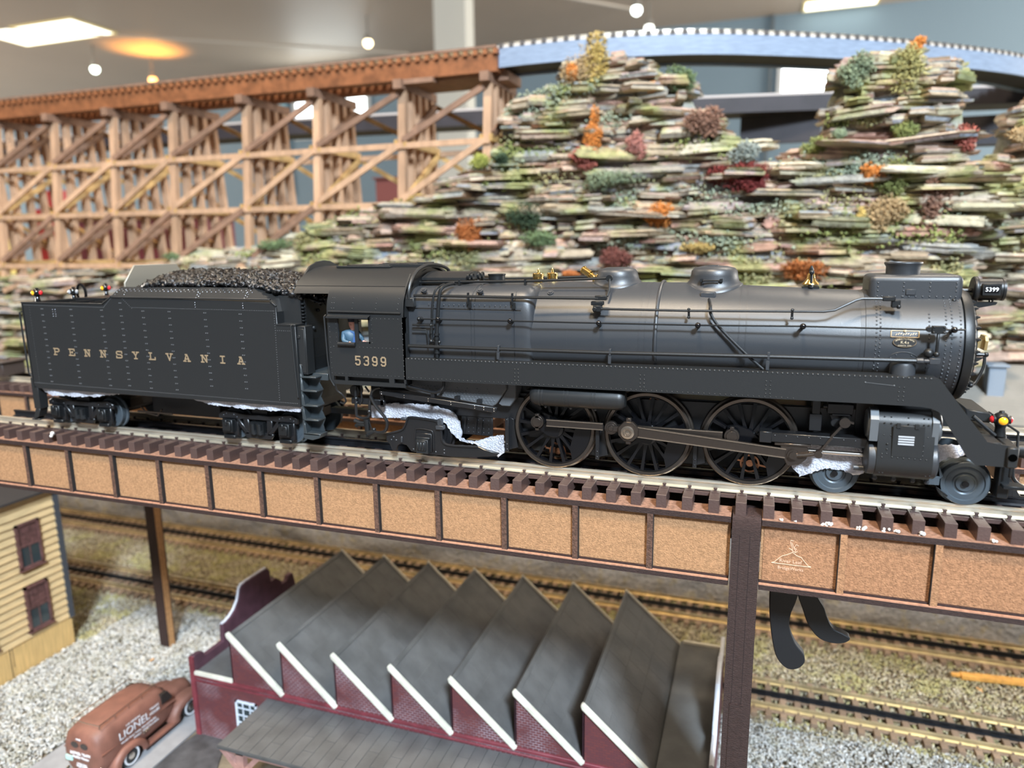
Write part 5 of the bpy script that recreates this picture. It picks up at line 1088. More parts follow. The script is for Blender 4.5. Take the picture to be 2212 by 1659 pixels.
for k in range(7):
    a = Vector((FX[k],0,-178.4)); c = Vector((FX[k]+45.0,0,-218.4)); d = (c-a).normalized(); u = Vector((-d.z,0,d.x)) if d.x > 0 else 0
    u = Vector((.664,0,.748))
    q = MB(); q.prism([(p.x,p.z) for p in (a,c,c-u*1.4,a-u*1.4)], 54, 210)
    rf_ = q.build('roof_slope', SLATE, fac, smooth=0)
    # felt sheets laid on the slope
    for i in range(3):
        off = (i % 2)*11
        y = 57.5
        j = 0
        while y < 207:
            y2 = min(y+(22 if not (j == 0 and i % 2) else 11), 208.5); s0, s1 = .6+i*17.2+2.6, .6+(i+1)*17.2+2.4
            P = []
            for yy, ss in ((y+.07,s0),(y2-.07,s0),(y2-.07,s1-.07),(y+.07,s1-.07)): P.append(tuple(a+d*ss+Vector((0,yy,0))))
            Q = [tuple(Vector(p)+u*.22) for p in P]; q = MB(); q.add(P+Q, [(0,1,2,3),(7,6,5,4),(0,4,5,1),(1,5,6,2),(2,6,7,3),(3,7,4,0)]); q.build('roof_sheet', SLT, rf_, smooth=0)
            y = y2; j += 1
    q = MB(); q.beam(a+Vector((1.2,132,.1))+u*.2, a+Vector((1.2,132,.1))+u*.2+d*.01, 1, 1) if False else q.prism([(p.x,p.z) for p in (a+u*.9-d*.4, a+d*2.6+u*.9, a+d*2.6, a-u*1.5-d*.4)], 54, 210); q.build('ridge_flashing', SLATE, rf_, smooth=0)
    q = MB(); q.box(FX[k]-.3,FX[k]+.8,54,210,-218,-179.5); q.build('clerestory_wall', MAR, fac, smooth=0)
    for yy, nm in ((51.8,'near'),(208.6,'far')):
        q = MB(); q.prism([(p.x,p.z) for p in (a-d*1.6+u*1.5, c+d*1.0+u*1.5, c+d*1.0-u*1.9, a+d*.6-u*1.9, a-d*1.8-u*.4)], yy, yy+(3.6 if nm == 'near' else 2.4)); q.build('coping_stone', STONE, fac, bevel=.5)
for bx_, nm_, mm_ in (((-353,-317.5,54,210,-218.4,-216.8),'flat_roof',SLATE),((0,31,54,210,-216.4,-214.8),'flat_roof',SLATE),((-353,-317.5,52.8,55,-218.6,-215.6),'roof_edge',STONE),((2,31,207,209,-216,-213),'roof_edge',STONE)):
    b = MB(); b.box(*bx_); b.build(nm_, mm_, fac, smooth=0)
par = [(54,GZ),(54,-204.2),(56,-203.2),(60,-203.6),(63.6,-204.6),(65.0,-209.2),(87,-209.2),(88.2,-195.2),(92,-195.0),(97,-193.5),(103,-190),(108,-184.4),(110,-180),(111.4,-175.2),(114,-173.0),(121,-172.4),(146,-172.6),(149,-176),(149.5,-187),(156,-186.2),(163.8,-193),(164,-196),(172,-196),(174,-192.6),(180,-192.6),(182,-197),(184,-209),(210,-209),(210,GZ)]
b = MB(); b.prism(par, -357, -353, 'YZ'); pw = b.build('parapet_wall', MAR, fac, smooth=0)
b = MB(); b.tube([(-355.6,p[0],p[1]+.3) for p in par[7:17]], 1.1, 6); b.build('white_coping', mat('chalky_white_paint', (.70,.71,.76), .6, var=.1, vscale=12), pw)
b = MB(); b.box(-357.3,-353.2,52.9,54.1,GZ,-203.6); b.build('corner_trim', RDP, pw)
par2 = [(p[0], p[1]) for p in par]
b = MB(); b.prism([(54,GZ),(54,-203)]+[(60,-203),(88,-207),(92,-199),(108,-193),(112,-186),(146,-186),(150,-196),(172,-199),(184,-207),(210,-207),(210,GZ)], 31.5, 34.5, 'YZ'); pw = b.build('parapet_wall', BRK, fac, smooth=0)
b = MB(); b.tube([(33,p[0],p[1]+.4) for p in ((54,-203),(60,-203),(88,-207),(92,-199),(108,-193),(112,-186),(146,-186),(150,-196),(172,-199),(184,-207),(210,-207))], 1.7, 6); b.build('white_coping', MATS['chalky_white_paint'], pw)
# canopy with paving-like sheets
b = MB(); b.box(-287,30,0,54,-227.6,-225.0); can = b.build('canopy_roof', mat('dark_roof_edge', (.07,.075,.08), .5, var=.2, vscale=10), fac, bevel=.5)
x = -286.4; i = 0
while x < 28:
    w_ = 8.4; ys = [0.4,53.4] if i % 2 else [0.4,27,53.4]
    if i % 3 == 1: ys = [.4,14,41,53.4]
    for y0, y1 in zip(ys[:-1], ys[1:]):
        q = MB(); q.box(x+.18,x+w_-.18,y0+.18,y1-.18,-225.2,-224.5); q.build('roof_sheet', SLT, can, smooth=0)
    x += w_; i += 1
b = MB()
for x in range(-272,20,60):
    b.box(x-3,x+3,4,8,GZ,-227.6); b.beam((x+1,6,-246),(x+16,6,-229.5),3.5,3.5); b.beam((x-1,6,-246),(x-16,6,-229.5),3.5,3.5); b.beam((x,6,-230),(x,50,-230),3,4)
b.box(-285,28,4,8,-232,-227.6); b.build('canopy_frame', mat('dusty_pink_wood', (.36,.20,.17), .7, var=.15, vscale=20), fac, smooth=0)
def fwindow(x0,x1,z0,z1,y,par_,fm,nm='window'):
    q = MB(); t = 1.5; q.box(x0,x1,y-1.2,y+.3,z1-t,z1); q.box(x0,x1,y-1.2,y+.3,z0,z0+t); q.box(x0,x0+t,y-1.2,y+.3,z0,z1); q.box(x1-t,x1,y-1.2,y+.3,z0,z1)
    o = q.build(nm, fm, par_, smooth=0); q = MB(); q.box(x0+t,x1-t,y-.3,y+.1,z0+t,z1-t); q.build('pane', mat('dark_window_glass', (.03,.045,.05), .08, spec=.8), o)
    q = MB()
    for i in range(1,3): xx = x0+(x1-x0)*i/3; q.box(xx-.4,xx+.4,y-.8,y,z0,z1)
    for i in range(1,4): zz = z0+(z1-z0)*i/4; q.box(x0,x1,y-.8,y,zz-.4,zz+.4)
    q.build('glazing_bar', fm, o, smooth=0); return o
WF = mat('white_window_frame', (.70,.76,.84), .5)
for x0 in (-316.5,): fwindow(x0,x0+19.5,-257,-232.4,54,fac,WF)
for x0 in (-270,-215,-160,-105,-50): fwindow(x0,x0+26,-262,-234,54,fac,WF)
# ---------------- clapboard house
hou = thing('clapboard_house', 'pale yellow clapboard house with brown sash windows under the bridge', 'building', (-620,60,GZ))
CLAP = mat('yellow_clapboard', (.58,.41,.21), .6, rnd=.06, var=.12, vscale=6, stretch=(1,1,6), bump=.15); CLB = mat('bare_wood_base', (.62,.40,.16), .55, var=.15, vscale=8, stretch=(1,8,.6), bump=.1)
b = MB(); b.box(-640,-573,-90,123,GZ,-118); b.build('house_core', CLAP, hou, smooth=0)
n = 17; base = None
for i in range(n):
    z = -242.6+i*7.15; q = MB(); q.prism([(-572.6,z),(-569.3,z),(-571.3,z+7.2),(-572.6,z+7.2)], -90, 121.5)
    q.build('clapboard', CLAP, hou, smooth=0)
b = MB(); b.box(-573,-570.2,-90,123.4,-121.4,-109); b.build('frieze_board', CLAP, hou)
b = MB(); b.box(-573,-570.6,-90,124,GZ-1,-242.8); b.build('base_panel', CLB, hou)
b = MB(); b.box(-570.55,-570.35,62,62.5,GZ,-243.5); b.box(-570.55,-570.35,64.5,64.9,-262,-243.5); b.build('panel_crack', MATS['burnt_edge_and_shadow'], hou)
b = MB(); b.box(-576,-569.0,121.4,126.5,-244,-112); b.build('corner_board', mat('dark_grey_corner', (.05,.055,.065), .6), hou)
b = MB(); b.prism([(-569,-110),(-566,-112),(-606,-84),(-646,-112),(-643,-110),(-606,-82)], -92, 128, 'XZ') if False else b.prism([(-564,-112),(-564,-110),(-606,-98),(-648,-110),(-648,-112)], -92, 127, 'XZ'); b.build('roof', mat('house_roof', (.03,.026,.025), .7), hou)
BW = mat('brown_window_frame', (.11,.05,.045), .55, var=.3, vscale=30)
def hwin(y0,y1,z0,z1):
    q = MB(); x0, x1 = -571.4,-567.6; t = 2.2
    for a in ((y0,y1,z1-t,z1),(y0,y1,z0,z0+t),(y0,y0+t,z0,z1),(y1-t,y1,z0,z1)): q.box(x0,x1,*a)
    q.box(x0,x1+.8,y0-1,y1+1,z0-1.2,z0+.6); zm = (z0+z1)/2
    q.box(x0,x1-.6,y0,y1,zm-.9,zm+.9); q.box(x0,x1-.8,(y0+y1)/2-.5,(y0+y1)/2+.5,z0,z1)
    o = q.build('sash_window', BW, hou, smooth=0); q = MB(); q.box(-569.2,-568.8,y0+t,y1-t,z0+t,zm-.9); q.build('pane', MATS['dark_window_glass'], o)
    q = MB(); q.box(-569.2,-568.8,y0+t,y1-t,zm+.9,z1-t)
    for k in range(5): yy = y0+t+(y1-y0-2*t)*(k+.5)/5; q.box(-568.9,-568.5,yy-.3,yy+.3,zm+.9,z1-t)
    for k in range(4): zz = zm+1+(z1-t-zm-1)*(k+.5)/4; q.box(-568.9,-568.5,y0+t,y1-t,zz-.3,zz+.3)
    q.build('upper_sash', BW, o, smooth=0)
for y0, y1 in ((81.8,104),(30,52),(-22,0)):
    hwin(y0,y1,-177,-134); hwin(y0,y1,-237,-193.6)
# ---------------- road and van
b = MB(); b.prism([(-449,-80),(-448,14),(-424,44),(-422,100),(-415,112),(-362,112),(-360,-80)], GZ-1, GZ+.4, 'XY'); o = b.build('road', mat('pale_concrete', (.27,.27,.28), .85, var=.08, vscale=12, bump=.2, bscale=60), None, smooth=0); tag(o, 'pale grey concrete road patch under the brown van', 'road', kind='structure')
b = MB(); b.prism([(-360,-80),(-360,40),(-357,54),(-330,54),(-300,0),(-300,-80)], GZ-1, GZ+.2, 'XY'); o = b.build('pavement', mat('dark_tar', (.06,.06,.065), .6, var=.4, vscale=8, bump=.3, bscale=50), None, smooth=0); tag(o, 'dark tarred strip at the foot of the factory wall', 'pavement', kind='structure')
van = thing('van', 'dusty brown vintage delivery van with white lettering and roof rails, parked beside the factory', 'van', (0,0,0))
van.location = Vector((-396.5,10,GZ+.4))*S; van.rotation_euler = (0,0,math.radians(90))
VP_ = mat('dusty_brown_van_paint', (.19,.082,.058), .55, var=.18, vscale=9, bump=.12, bscale=120); VW = mat('van_dark_window', (.035,.028,.025), .25); CHR = mat('van_chrome', (.75,.72,.66), .2, 1.0)
def vsec(u, hw, zt, zb, n, m=28):
    out = []; zc = (zt+zb)/2
    for k in range(m):
        t = 2*math.pi*k/m; c, s_ = math.cos(t), math.sin(t); tap = 1-.10*max(0,s_)
        out.append((u, hw*tap*math.copysign(abs(c)**(2/n), c), zc+(zt-zb)/2*math.copysign(abs(s_)**(2/n), s_)))
    return out
b = MB(); b.loft([vsec(-24,12,31,8,3),vsec(-23,15.6,36,7,3.4),vsec(-20,17.3,39.2,6.5,3.8),vsec(-10,18.0,41,6.5,4.2),vsec(20,18.2,41.2,6.5,4.2),vsec(33,17.8,40.2,6.5,4),vsec(39,17.0,38,6.5,3.6),vsec(46,15.6,28.5,7,3.2),vsec(48,14.4,26.6,7,3)])
body = b.build('body', VP_, van, smooth=60)
b = MB(); b.loft([vsec(44,13,26.8,10,2.8),vsec(56,10.8,25.8,10,2.5),vsec(68,8.6,24.4,9,2.3),vsec(74,6.6,22,8,2.2),vsec(77,4,17,8,2.2)]); b.build('bonnet', VP_, van, smooth=60)
for sg in (-1,1):
    b = MB()
    prof = [(17.5*math.cos(t), 13.2*math.sin(t)) for t in np.linspace(math.pi*1.0, 0, 14)]
    for y0, y1, sc in ((14.5,20.8,1.0),):
        secs = []
        for yy, ss in ((14,1.0),(18.5,.99),(20.6,.93),(21.4,.82),(21.4,.66),(20.0,.62)):
            secs.append([(p[0]*ss*.93, sg*yy, 5.5+p[1]*ss) for p in prof])
        b.loft(secs, cap=False, closed=False); b.build('mudguard', VP_, van, smooth=60); b = MB()
        secs = []
        for yy, ss in ((11,1.0),(16.5,.99),(19.6,.93),(20.6,.82),(20.6,.66),(19.4,.62)):
            secs.append([(60+(p[0]*ss*1.05 if p[0] > 0 else p[0]*ss*1.15), sg*yy, 6+p[1]*ss*1.12) for p in prof])
        b.loft(secs, cap=False, closed=False)
    b.box(14,46,min(sg*20.6,sg*15),max(sg*20.6,sg*15),4.6,6.2); b.build('mudguard', VP_, van, smooth=60)
for sg in (-1,1):
    for u in (0,60):
        q = MB(); yy = 19.4 if u == 0 else 18.6
        q.lathe([(4.4,sg*(yy+.5)),(6.0,sg*(yy+.6)),(7.6,sg*(yy+.2)),(8.1,sg*(yy-.8)),(8.1,sg*(yy-3.6)),(0,sg*(yy-4))], (u,0,8.1), 'Y', 32); w_ = q.build('wheel', mat('tyre_rubber', (.02,.02,.02), .7), van)
        q = MB(); q.lathe([(5.3,sg*(yy+.5)),(5.4,sg*(yy+.75)),(6.6,sg*(yy+.75)),(6.7,sg*(yy+.4))], (u,0,8.1), 'Y', 32, ring=True); q.build('whitewall', WHITE, w_)
        q = MB(); q.lathe([(0,sg*(yy+1.1)),(2.2,sg*(yy+.9)),(2.8,sg*(yy+.3))], (u,0,8.1), 'Y', 28); q.build('hub_cap', CHR, w_)
for y in (-4.4,4.4):
    q = MB(); q.lathe([(0,-24.35),(3.0,-24.35),(3.1,-22)], (0,0,0), 'X', 20); o = q.build('rear_window', VW, van, smooth=40); o.location = Vector((0,y,29.5))*S; o.scale = (1,1.15,.78)
for sg in (-1,1):
    q = MB(); q.prism([(33.0,27.5),(33.2,35.6),(39.5,35.2),(43.4,28.4),(42.6,27.2)], min(sg*18.1,sg*15), max(sg*18.1,sg*15)); q.build('side_window', VW, van)
    q = MB(); q.tube([(-17.5,sg*13.2,41.0),(-17.0,sg*13.0,43.2),(32,sg*12.4,43.8),(34,sg*12.2,42.2),(34.6,sg*12.2,40.6)], .42, 6)
    for u in (-4,8,20): q.cyl((u,sg*13.2,40.4),(u,sg*13.0,43.5),.3,6)
    q.build('roof_rail', CHR, van)
    q = MB(); q.tube([(13,sg*18.6,17.4),(16,sg*19.2,17.6),(18.5,sg*18.8,17.4)], .55, 6); q.ball((13,sg*18.9,17.4), .9,8,5); q.build('door_handle', CHR, van)
    q = MB(); q.box(-22,46,min(sg*18.2,sg*17),max(sg*18.2,sg*17),23.2,23.8); q.build('body_crease', VP_, van)
q = MB(); q.tube([(-17.2,-13,43.1),(-17.8,0,43.4),(-17.2,13,43.1)],.3,6); q.build('roof_rail', CHR, van); q = MB(); q.tube([(33.4,-12.3,43.4),(34.2,0,43.8),(33.4,12.3,43.4)],.3,6); q.build('roof_rail', CHR, van)
q = MB(); q.tube([(-21,-17.5,6),(-26,-16,6),(-27,0,6),(-26,16,6),(-21,17.5,6)],1.0,8); q.build('rear_bumper', CHR, van)
q = MB(); q.prism([(44.6,27.6),(39.8,36.6),(39.2,36.6),(44,27.2)], -12.6, 12.6); q.build('windscreen', VW, van)
R90 = (math.pi/2, 0, 0)
text('lettering', 'LIONEL', WHITE, (6.6,-18.32,27.4), 8.4, R90, van, .12)
for s_, p_, sz in (('THE ORIGINAL',(6,32.6),2.0),('TRAIN',(25.5,30.6),3.0),('HOUSE',(25.5,27.0),3.0),('World\'s Finest Trains, Sales and Service',(10,21.9),2.0),('READY  WORTH 2-4676',(16.5,18.9),2.2)):
    text('lettering', s_, WHITE, (p_[0],-18.32,p_[1]-.0), sz, R90, van, .1)
RB = (math.pi/2, 0, -math.pi/2)
for s_, z, sz in (('LIONEL TRAIN',22.6,2.9),('Hobby House',19.6,2.7),('A Wide Area',14.4,1.7),('TRAIN STORE',12.5,1.7),('York, PA',10.6,1.7),('PANEL',34.4,1.5)):
    text('lettering', s_, WHITE, (-24.3,0,z), sz, RB, van, .25)
q = MB(); q.box(-24.9,-23.6,8,14,16,19.4); q.build('licence_plate', mat('mint_plate', (.45,.75,.68), .5), van)
q = MB()
for y in (-16.5,16.5): q.ball((-22.6,y,13.6),1.1,10,6)
q.build('tail_lamp', CHR, van)
# coal bunker bulkhead (tender)
b = MB(); b.prism([(-23.8,78),(-23.8,87.2),(-15.8,97.0),(15.8,97.0),(23.8,87.2),(23.8,78)], -295.2, -294.0, 'YZ'); b.build('bunker_bulkhead', mat('warm_grey_plate', (.26,.235,.19), .45, .2), ten, bevel=.35)
# bumper block on the second track
b = MB(); b.box(-572,-556,84,104,1.5,13.6); b.box(-574,-554,82,106,12.5,14.2); b.box(-566,-562,92,96,14,15.5); o = b.build('buffer_stop', mat('soot_brown', (.05,.035,.03), .5, bump=.2), None, bevel=.5); tag(o, 'small dark brown buffer block on the second track at the far left', 'buffer stop')
# small corrugated-roof building on the terrace, far right
hb = thing('shed', 'grey shed with corrugated roof and pale vent box beyond the front of the locomotive', 'building', (300,430,-95))
CORR = mat('warm_grey_corrugated', (.19,.175,.15), .55, var=.08, vscale=6)
b = MB(); n = 44; V1 = []; 
for i in range(n):
    t = i/(n-1); y = 383+(470-383)*t; z = -56+(-16+56)*t+ (.55 if i % 2 else -.55); V1 += [(228,y,z),(420,y,z)]
for i in range(n-1): pass
b.add(V1, [(2*i,2*i+1,2*i+3,2*i+2) for i in range(n-1)]); b.add([(p[0],p[1],p[2]-2.5) for p in V1], [(2*i,2*i+1,2*i+3,2*i+2) for i in range(n-1)]); b.build('corrugated_roof', CORR, hb, smooth=0)
b = MB(); b.box(232,414,390,409,-104,-58); b.box(234,412,396,409,-58,-50); b.build('shed_wall', mat('shed_wall_paint', (.45,.40,.32), .7), hb, smooth=0)
b = MB(); b.box(252.6,266.4,421,436,-40,-11); b.box(250.6,268.6,419,438,-11,-8.6); b.build('vent_box', mat('pale_blue_grey_vent', (.22,.26,.31), .5), hb, bevel=.5)

# tiny ground signal by the left parapet
sg_ = thing('ground_signal', 'tiny black two-lamp ground signal beyond the left end of the sawtooth roof', 'signal', (-443,262,-262))
b = MB(); b.box(-448,-438,259,265,-262,-259); b.box(-447,-439,260,264,-259,-250); b.cyl((-443,262,-250),(-443,262,-247),1.2,8); b.build('signal_case', DBLK, sg_, bevel=.4)
for xx in (-445.2,-440.8): b = MB(); b.lathe([(1.1,0),(1.1,-.8),(1.7,-.8),(1.7,0)], (xx,260,-254), 'Y', 14, ring=True); b.build('lamp_ring', CHR, sg_)
# ================================================================ MOUNTAIN
ROCKC = [(.22,.17,.12),(.37,.30,.21),(.26,.235,.20),(.47,.37,.24),(.34,.19,.15),(.39,.36,.29),(.21,.235,.27),(.46,.29,.22),(.53,.47,.36),(.29,.28,.19)]
ROCK = ramp_mat('slate_rock', ROCKC, .9, False, 2.2, .75, 1.0, 14, (.28,.30,.11), .56)
ROCKI = ramp_mat('slate_rock_pile', ROCKC, .9, True, 2.2, .75, 1.0, 14, (.28,.30,.11), .56)
OUT = [(-1400,45),(-1087,59),(-1027,66),(-841,80),(-677,89),(-600,105),(-501,112),(-460,124),(-394,148),(-284,166),(-275,176),(-241,194),(-226,202),(-222,246),(-208,259),(-172,264),(-165,284),(-137,295),(-104,296),(-85,284),(-61,273),(-29,259),(-24,246),(-19,233),(-3,223),(13,202),(40,182),(62,178),(94,198),(100,239),(105,258),(120,272),(140,271),(161,277),(177,268),(199,258),(210,242),(213,207),(216,175),(232,168),(246,170),(256,164),(262,184),(266,204),(272,226),(294,240),(340,246),(420,215),(520,170)]
OX = [p[0] for p in OUT]; OZ = [p[1] for p in OUT]
mount = thing('rock_mountain', 'mountain of stacked slate slabs in grey, tan and rust with two tall pillars', 'mountain', (-100,430,-100))
rg = random.Random(21)
def slab_mesh(seed, n=11):
    r_ = random.Random(seed); q = MB(); top = []; 
    for k in range(n):
        t = 2*math.pi*(k+.5*r_.random())/n; rr_ = .5*(.66+.5*r_.random()); e = 3.4
        top.append((rr_*math.copysign(abs(math.cos(t))**(2/e),math.cos(t)), rr_*math.copysign(abs(math.sin(t))**(2/e),math.sin(t))))
    layers = []
    zz = [-.5,-.44,-.10,-.02,.18,.26,.5]; ins = [.86,.96,1.0,.90,.96,.86,.84]
    for z, s_ in zip(zz, ins):
        j = .09; layers.append([(p[0]*s_*(1+r_.uniform(-j,j)), p[1]*s_*(1+r_.uniform(-j,j)), z+r_.uniform(-.04,.04)) for p in top])
    q.loft(layers); return q
# prototypes are the first stones placed; all later ones share their mesh data
slabs = []
def yfront(x, z):
    yb = 398 + max(0, z-20)*.10 + 5*noise.noise((x*.02, z*.03, 3.3))
    if x < -250: yb = 396+max(0,z-10)*.05
    if x > 216: yb += min(1, (x-216)/18)*82
    return yb
place = []
z = -104
while z < 300:
    th = rg.uniform(4.2,9.5)
    x = -1250+rg.uniform(0,30)
    while x < 460:
        w_ = rg.uniform(18,92)*(1.0 if z < 200 else .62); xc = x+w_/2; top = np.interp(xc, OX, OZ)
        tl, tr_ = np.interp(xc-w_*.4, OX, OZ), np.interp(xc+w_*.4, OX, OZ)
        if z+th*.5 < top and (min(tl,tr_) > z-14) and not (222 < xc+w_*.5 and z < -12):
            hide = (-360 < xc < 100 and z < 30) or (z < -40 and xc > -560)
            place.append((xc+rg.uniform(-6,6), yfront(xc,z)+rg.choice((-10,-6,-3,0,2,4))+rg.uniform(-3,3)+18, z+rg.uniform(-1.5,1.5), w_*1.2, rg.uniform(34,56), th*rg.uniform(.9,1.3), rg.uniform(-.22,.22), rg.uniform(-.09,.09), hide))
        x += w_*rg.uniform(.62,.9)
    z += th*.72
# edges of the outline get small ragged stones
for i in range(140):
    xc = rg.uniform(-300,300) if i % 4 else rg.uniform(-900,-300); top = np.interp(xc, OX, OZ)
    place.append((xc, yfront(xc,top)+rg.uniform(4,22), top-rg.uniform(1,8), rg.uniform(14,34), rg.uniform(16,30), rg.uniform(5,10), rg.uniform(-.5,.5), rg.uniform(-.2,.2), False))
vis = [p for p in place if not p[8]]; vis.sort(key=lambda p: -p[3]*p[5]*(1 if p[0] > -700 else .3))
single, rest = vis[:296], vis[296:]+[p for p in place if p[8]]
for i, p in enumerate(single):
    k = i % 12
    if i < 12:
        o = slab_mesh(100+i).build('stone', ROCK, mount, org=(0,0,0), smooth=20); slabs.append(o)
        o.location = (Vector(p[:3])-ORG[mount.name])*S
    else: o = copy_at(slabs[k], p[:3], mount)
    o.scale = (p[3], p[4], p[5]); o.rotation_euler = (p[7]*.6, p[7], p[6])
P_ = MB()
for i, p in enumerate(rest):
    q = slab_mesh(300+i % 23, 9); c, s_ = math.cos(p[6]), math.sin(p[6])
    P_.add([(p[0]+(v[0]*p[3])*c-(v[1]*p[4])*s_, p[1]+(v[0]*p[3])*s_+(v[1]*p[4])*c, p[2]+v[2]*p[5]+v[0]*p[3]*p[7]) for v in q.v], q.f)
P_.build('stone_pile', ROCKI, mount, kind='stuff', smooth=20)
# solid core behind the slabs
nx = 300; xs = np.linspace(-1400,520,nx); V = []; 
for x in xs:
    t = np.interp(x, OX, OZ)-7
    dy = 84*min(1,max(0,(x-216)/18))
    V += [(x,412+dy,-110),(x,414+dy+max(0,t)*.09,t),(x,(520 if x > 210 else 455)+max(0,t)*.1 if x > -240 else 424,t),(x,600 if x > -240 else 470,-110 if x > -240 else 50)]
F = [(i*4+j,(i+1)*4+j,(i+1)*4+j+1,i*4+j+1) for i in range(nx-1) for j in range(3)]
fast_mesh('rock_core', V, F, ROCKI, mount, (-100,430,-100))
b = MB(); b.box(-2000,1500,396,1500,-118,-104); b.box(-2000,-245,424,1200,40,52); o = b.build('terrace', mat('terrace_green', (.22,.21,.11), .9, var=.4, vscale=4, bump=.6, bscale=20), None, smooth=0, kind='structure')
# lichen bushes
BC = {'tan':(.46,.33,.18),'yellow':(.62,.46,.16),'orange':(.62,.24,.06),'green':(.16,.22,.11),'red':(.38,.12,.09),'pink':(.48,.22,.18),'brown':(.30,.17,.12),'darkred':(.24,.05,.045),'sage':(.26,.31,.20),'rust':(.40,.14,.045),'darkgreen':(.06,.09,.05),'lime':(.36,.38,.10),'olive':(.24,.26,.09),'olivetan':(.40,.36,.15),'greygreen':(.30,.33,.30),'ochre':(.42,.30,.11),'maroon':(.20,.075,.06)}
BN = {'tan':'tan','yellow':'yellow','orange':'orange','green':'grey-green','red':'brick-red','pink':'dusty pink','brown':'brown','darkred':'dark red','sage':'sage green','rust':'rust-orange','darkgreen':'dark green','lime':'lime green','olive':'olive green','olivetan':'olive-tan','greygreen':'pale grey-green','ochre':'ochre','maroon':'maroon'}
BUSH = [(-138.4,425,282.1,23.8,26.2,'tan','on top of the left rock pillar'),(-123.9,424,285.1,16.6,28.4,'yellow','crowning the left rock pillar'),(-145.7,418,278.2,8.6,8.6,'orange','tucked in the tan lichen of the left pillar'),(-39.8,425,265.1,16,11.5,'green','on the right shoulder of the left pillar'),(-118.9,406,220.1,8.5,21.3,'orange','standing upright on the face of the left pillar'),(-129.8,406,193.4,16.7,10.5,'red','below the upright orange tuft'),(-77.5,408,199.8,10.3,13.1,'pink','in the middle of the left pillar'),(-12.6,410,218.8,18,18,'brown','on the ledge right of the left pillar'),(23.8,408,173,26.9,15.7,'darkred','in the dip between the pillars'),(37.1,406,161.6,15.7,11.2,'darkred','lower end of the dip between the pillars'),(-50.3,404,133.3,21.1,16.4,'orange','below the left pillar'),(-107.7,406,167.2,28.6,11.9,'sage','at the foot of the left pillar'),(-257.9,400,115.8,18,23.2,'rust','above the cab of the locomotive'),(-187.8,402,136.7,19.9,14.9,'darkgreen','under the long overhanging ledge'),(-206.6,425,246.1,10.9,12.4,'green','at the left top edge of the left pillar'),(-242.6,408,194.8,14.1,11,'lime','beside the last trestle post'),(-221.2,408,196.2,9.9,6,'darkgreen','at the foot of the last trestle post'),(139.7,406,165.9,10.2,11.1,'orange','on the face of the right pillar'),(157.4,408,159,16.9,21.1,'olive','in the middle of the right pillar'),(163,420,254.5,18.8,23,'olivetan','near the top of the right pillar'),(168.2,424,277.2,6.2,6.2,'orange','at the very top of the right pillar'),(115.3,418,256.4,17.1,15,'sage','at the upper left of the right pillar'),(212.5,410,194.5,10.2,13.1,'red','on the right edge of the right pillar'),(250,412,192.3,12,7.2,'tan','at the far right edge of the rocks'),(189.1,404,137.6,14.7,25.1,'brown','low on the right pillar'),(151.7,404,134.5,19.2,17.1,'tan','above the headlight and chimney'),(133.3,404,122.5,5.2,13,'yellow','right above the chimney'),(89.2,410,188.8,13,8.7,'olive','on the saddle left of the right pillar'),(31.5,410,188.8,15.6,13.4,'greygreen','on the saddle between the pillars'),(-443.3,406,110.9,16.6,11.1,'ochre','in front of the trestle above the cab'),(-321.7,404,156.7,14.6,7.3,'ochre','at the foot of the second last bent'),(-666.7,402,94.6,21.1,7.2,'green','above the tender coal at the foot of the trestle'),(-515.2,402,109.3,28.4,6.8,'green','left of the cab at the foot of the trestle'),(-92,400,92,19.3,12.1,'maroon','just above the steam dome'),(-12.8,400,102.9,18.6,6.5,'ochre','above the sand dome'),(-172.3,402,112.1,19.9,12.4,'green','above the safety valves'),(79.6,398,79.8,31.4,8.2,'rust','just behind the bell'),(-141.5,398,75.2,9.9,5,'rust','beside the safety valves'),(161.2,412,203.1,10.4,8.3,'olive','high on the right pillar'),(108,412,202.2,6.4,5.1,'sage','on the left edge of the right pillar'),(205.5,406,157.1,8.3,8.3,'tan','right side of the right pillar'),(-64.6,422,258.4,7,5.6,'orange','small, near the top of the left pillar')]
for i, (x,y,zc,rw,rh,c,where) in enumerate(BUSH):
    r2_ = np.random.default_rng(50+i); n = int(420+rw*rh*1.6)
    d = r2_.normal(size=(n,3)); d /= np.linalg.norm(d,axis=1)[:,None]; rad = r2_.random(n)**.45
    lob = r2_.normal(size=(5,3))*.45; ctr = lob[r2_.integers(0,5,n)]
    p = (d*rad[:,None]*.62+ctr*.66)*np.array([rw,rw*.42,rh])+np.array([x,y-2,zc])
    # twiggy sprigs: thin forked tetra blades
    s_ = r2_.uniform(1.2,2.7,n)*min(1,rw/14+.35); u = (d+r2_.normal(size=(n,3))*.6); u /= np.linalg.norm(u,axis=1)[:,None]
    v = np.cross(u, r2_.normal(size=(n,3))); v /= np.linalg.norm(v,axis=1)[:,None]; w3 = np.cross(u,v)
    a0 = p-u*s_[:,None]; a1 = p+u*s_[:,None]*1.3; hw = s_*.34
    V = np.stack([a0, p+v*hw[:,None], p-v*hw[:,None]*.5+w3*hw[:,None], p-v*hw[:,None]*.5-w3*hw[:,None], a1],1)
    F = np.array([(0,1,2),(0,2,3),(0,3,1),(4,2,1),(4,3,2),(4,1,3)])[None]+np.arange(n)[:,None,None]*5
    m_ = MATS.get('lichen_'+c) or mat('lichen_'+c, BC[c], .9, rnd=.35, island=True, spec=.2)
    MATS['lichen_'+c] = m_
    o = fast_mesh('lichen_bush', V.reshape(-1,3), F.reshape(-1,3), m_, None, (x,y,zc-rh*.8))
    tag(o, '%s lichen bush %s' % (BN[c], where), 'bush', 'lichen bushes on the rocks')
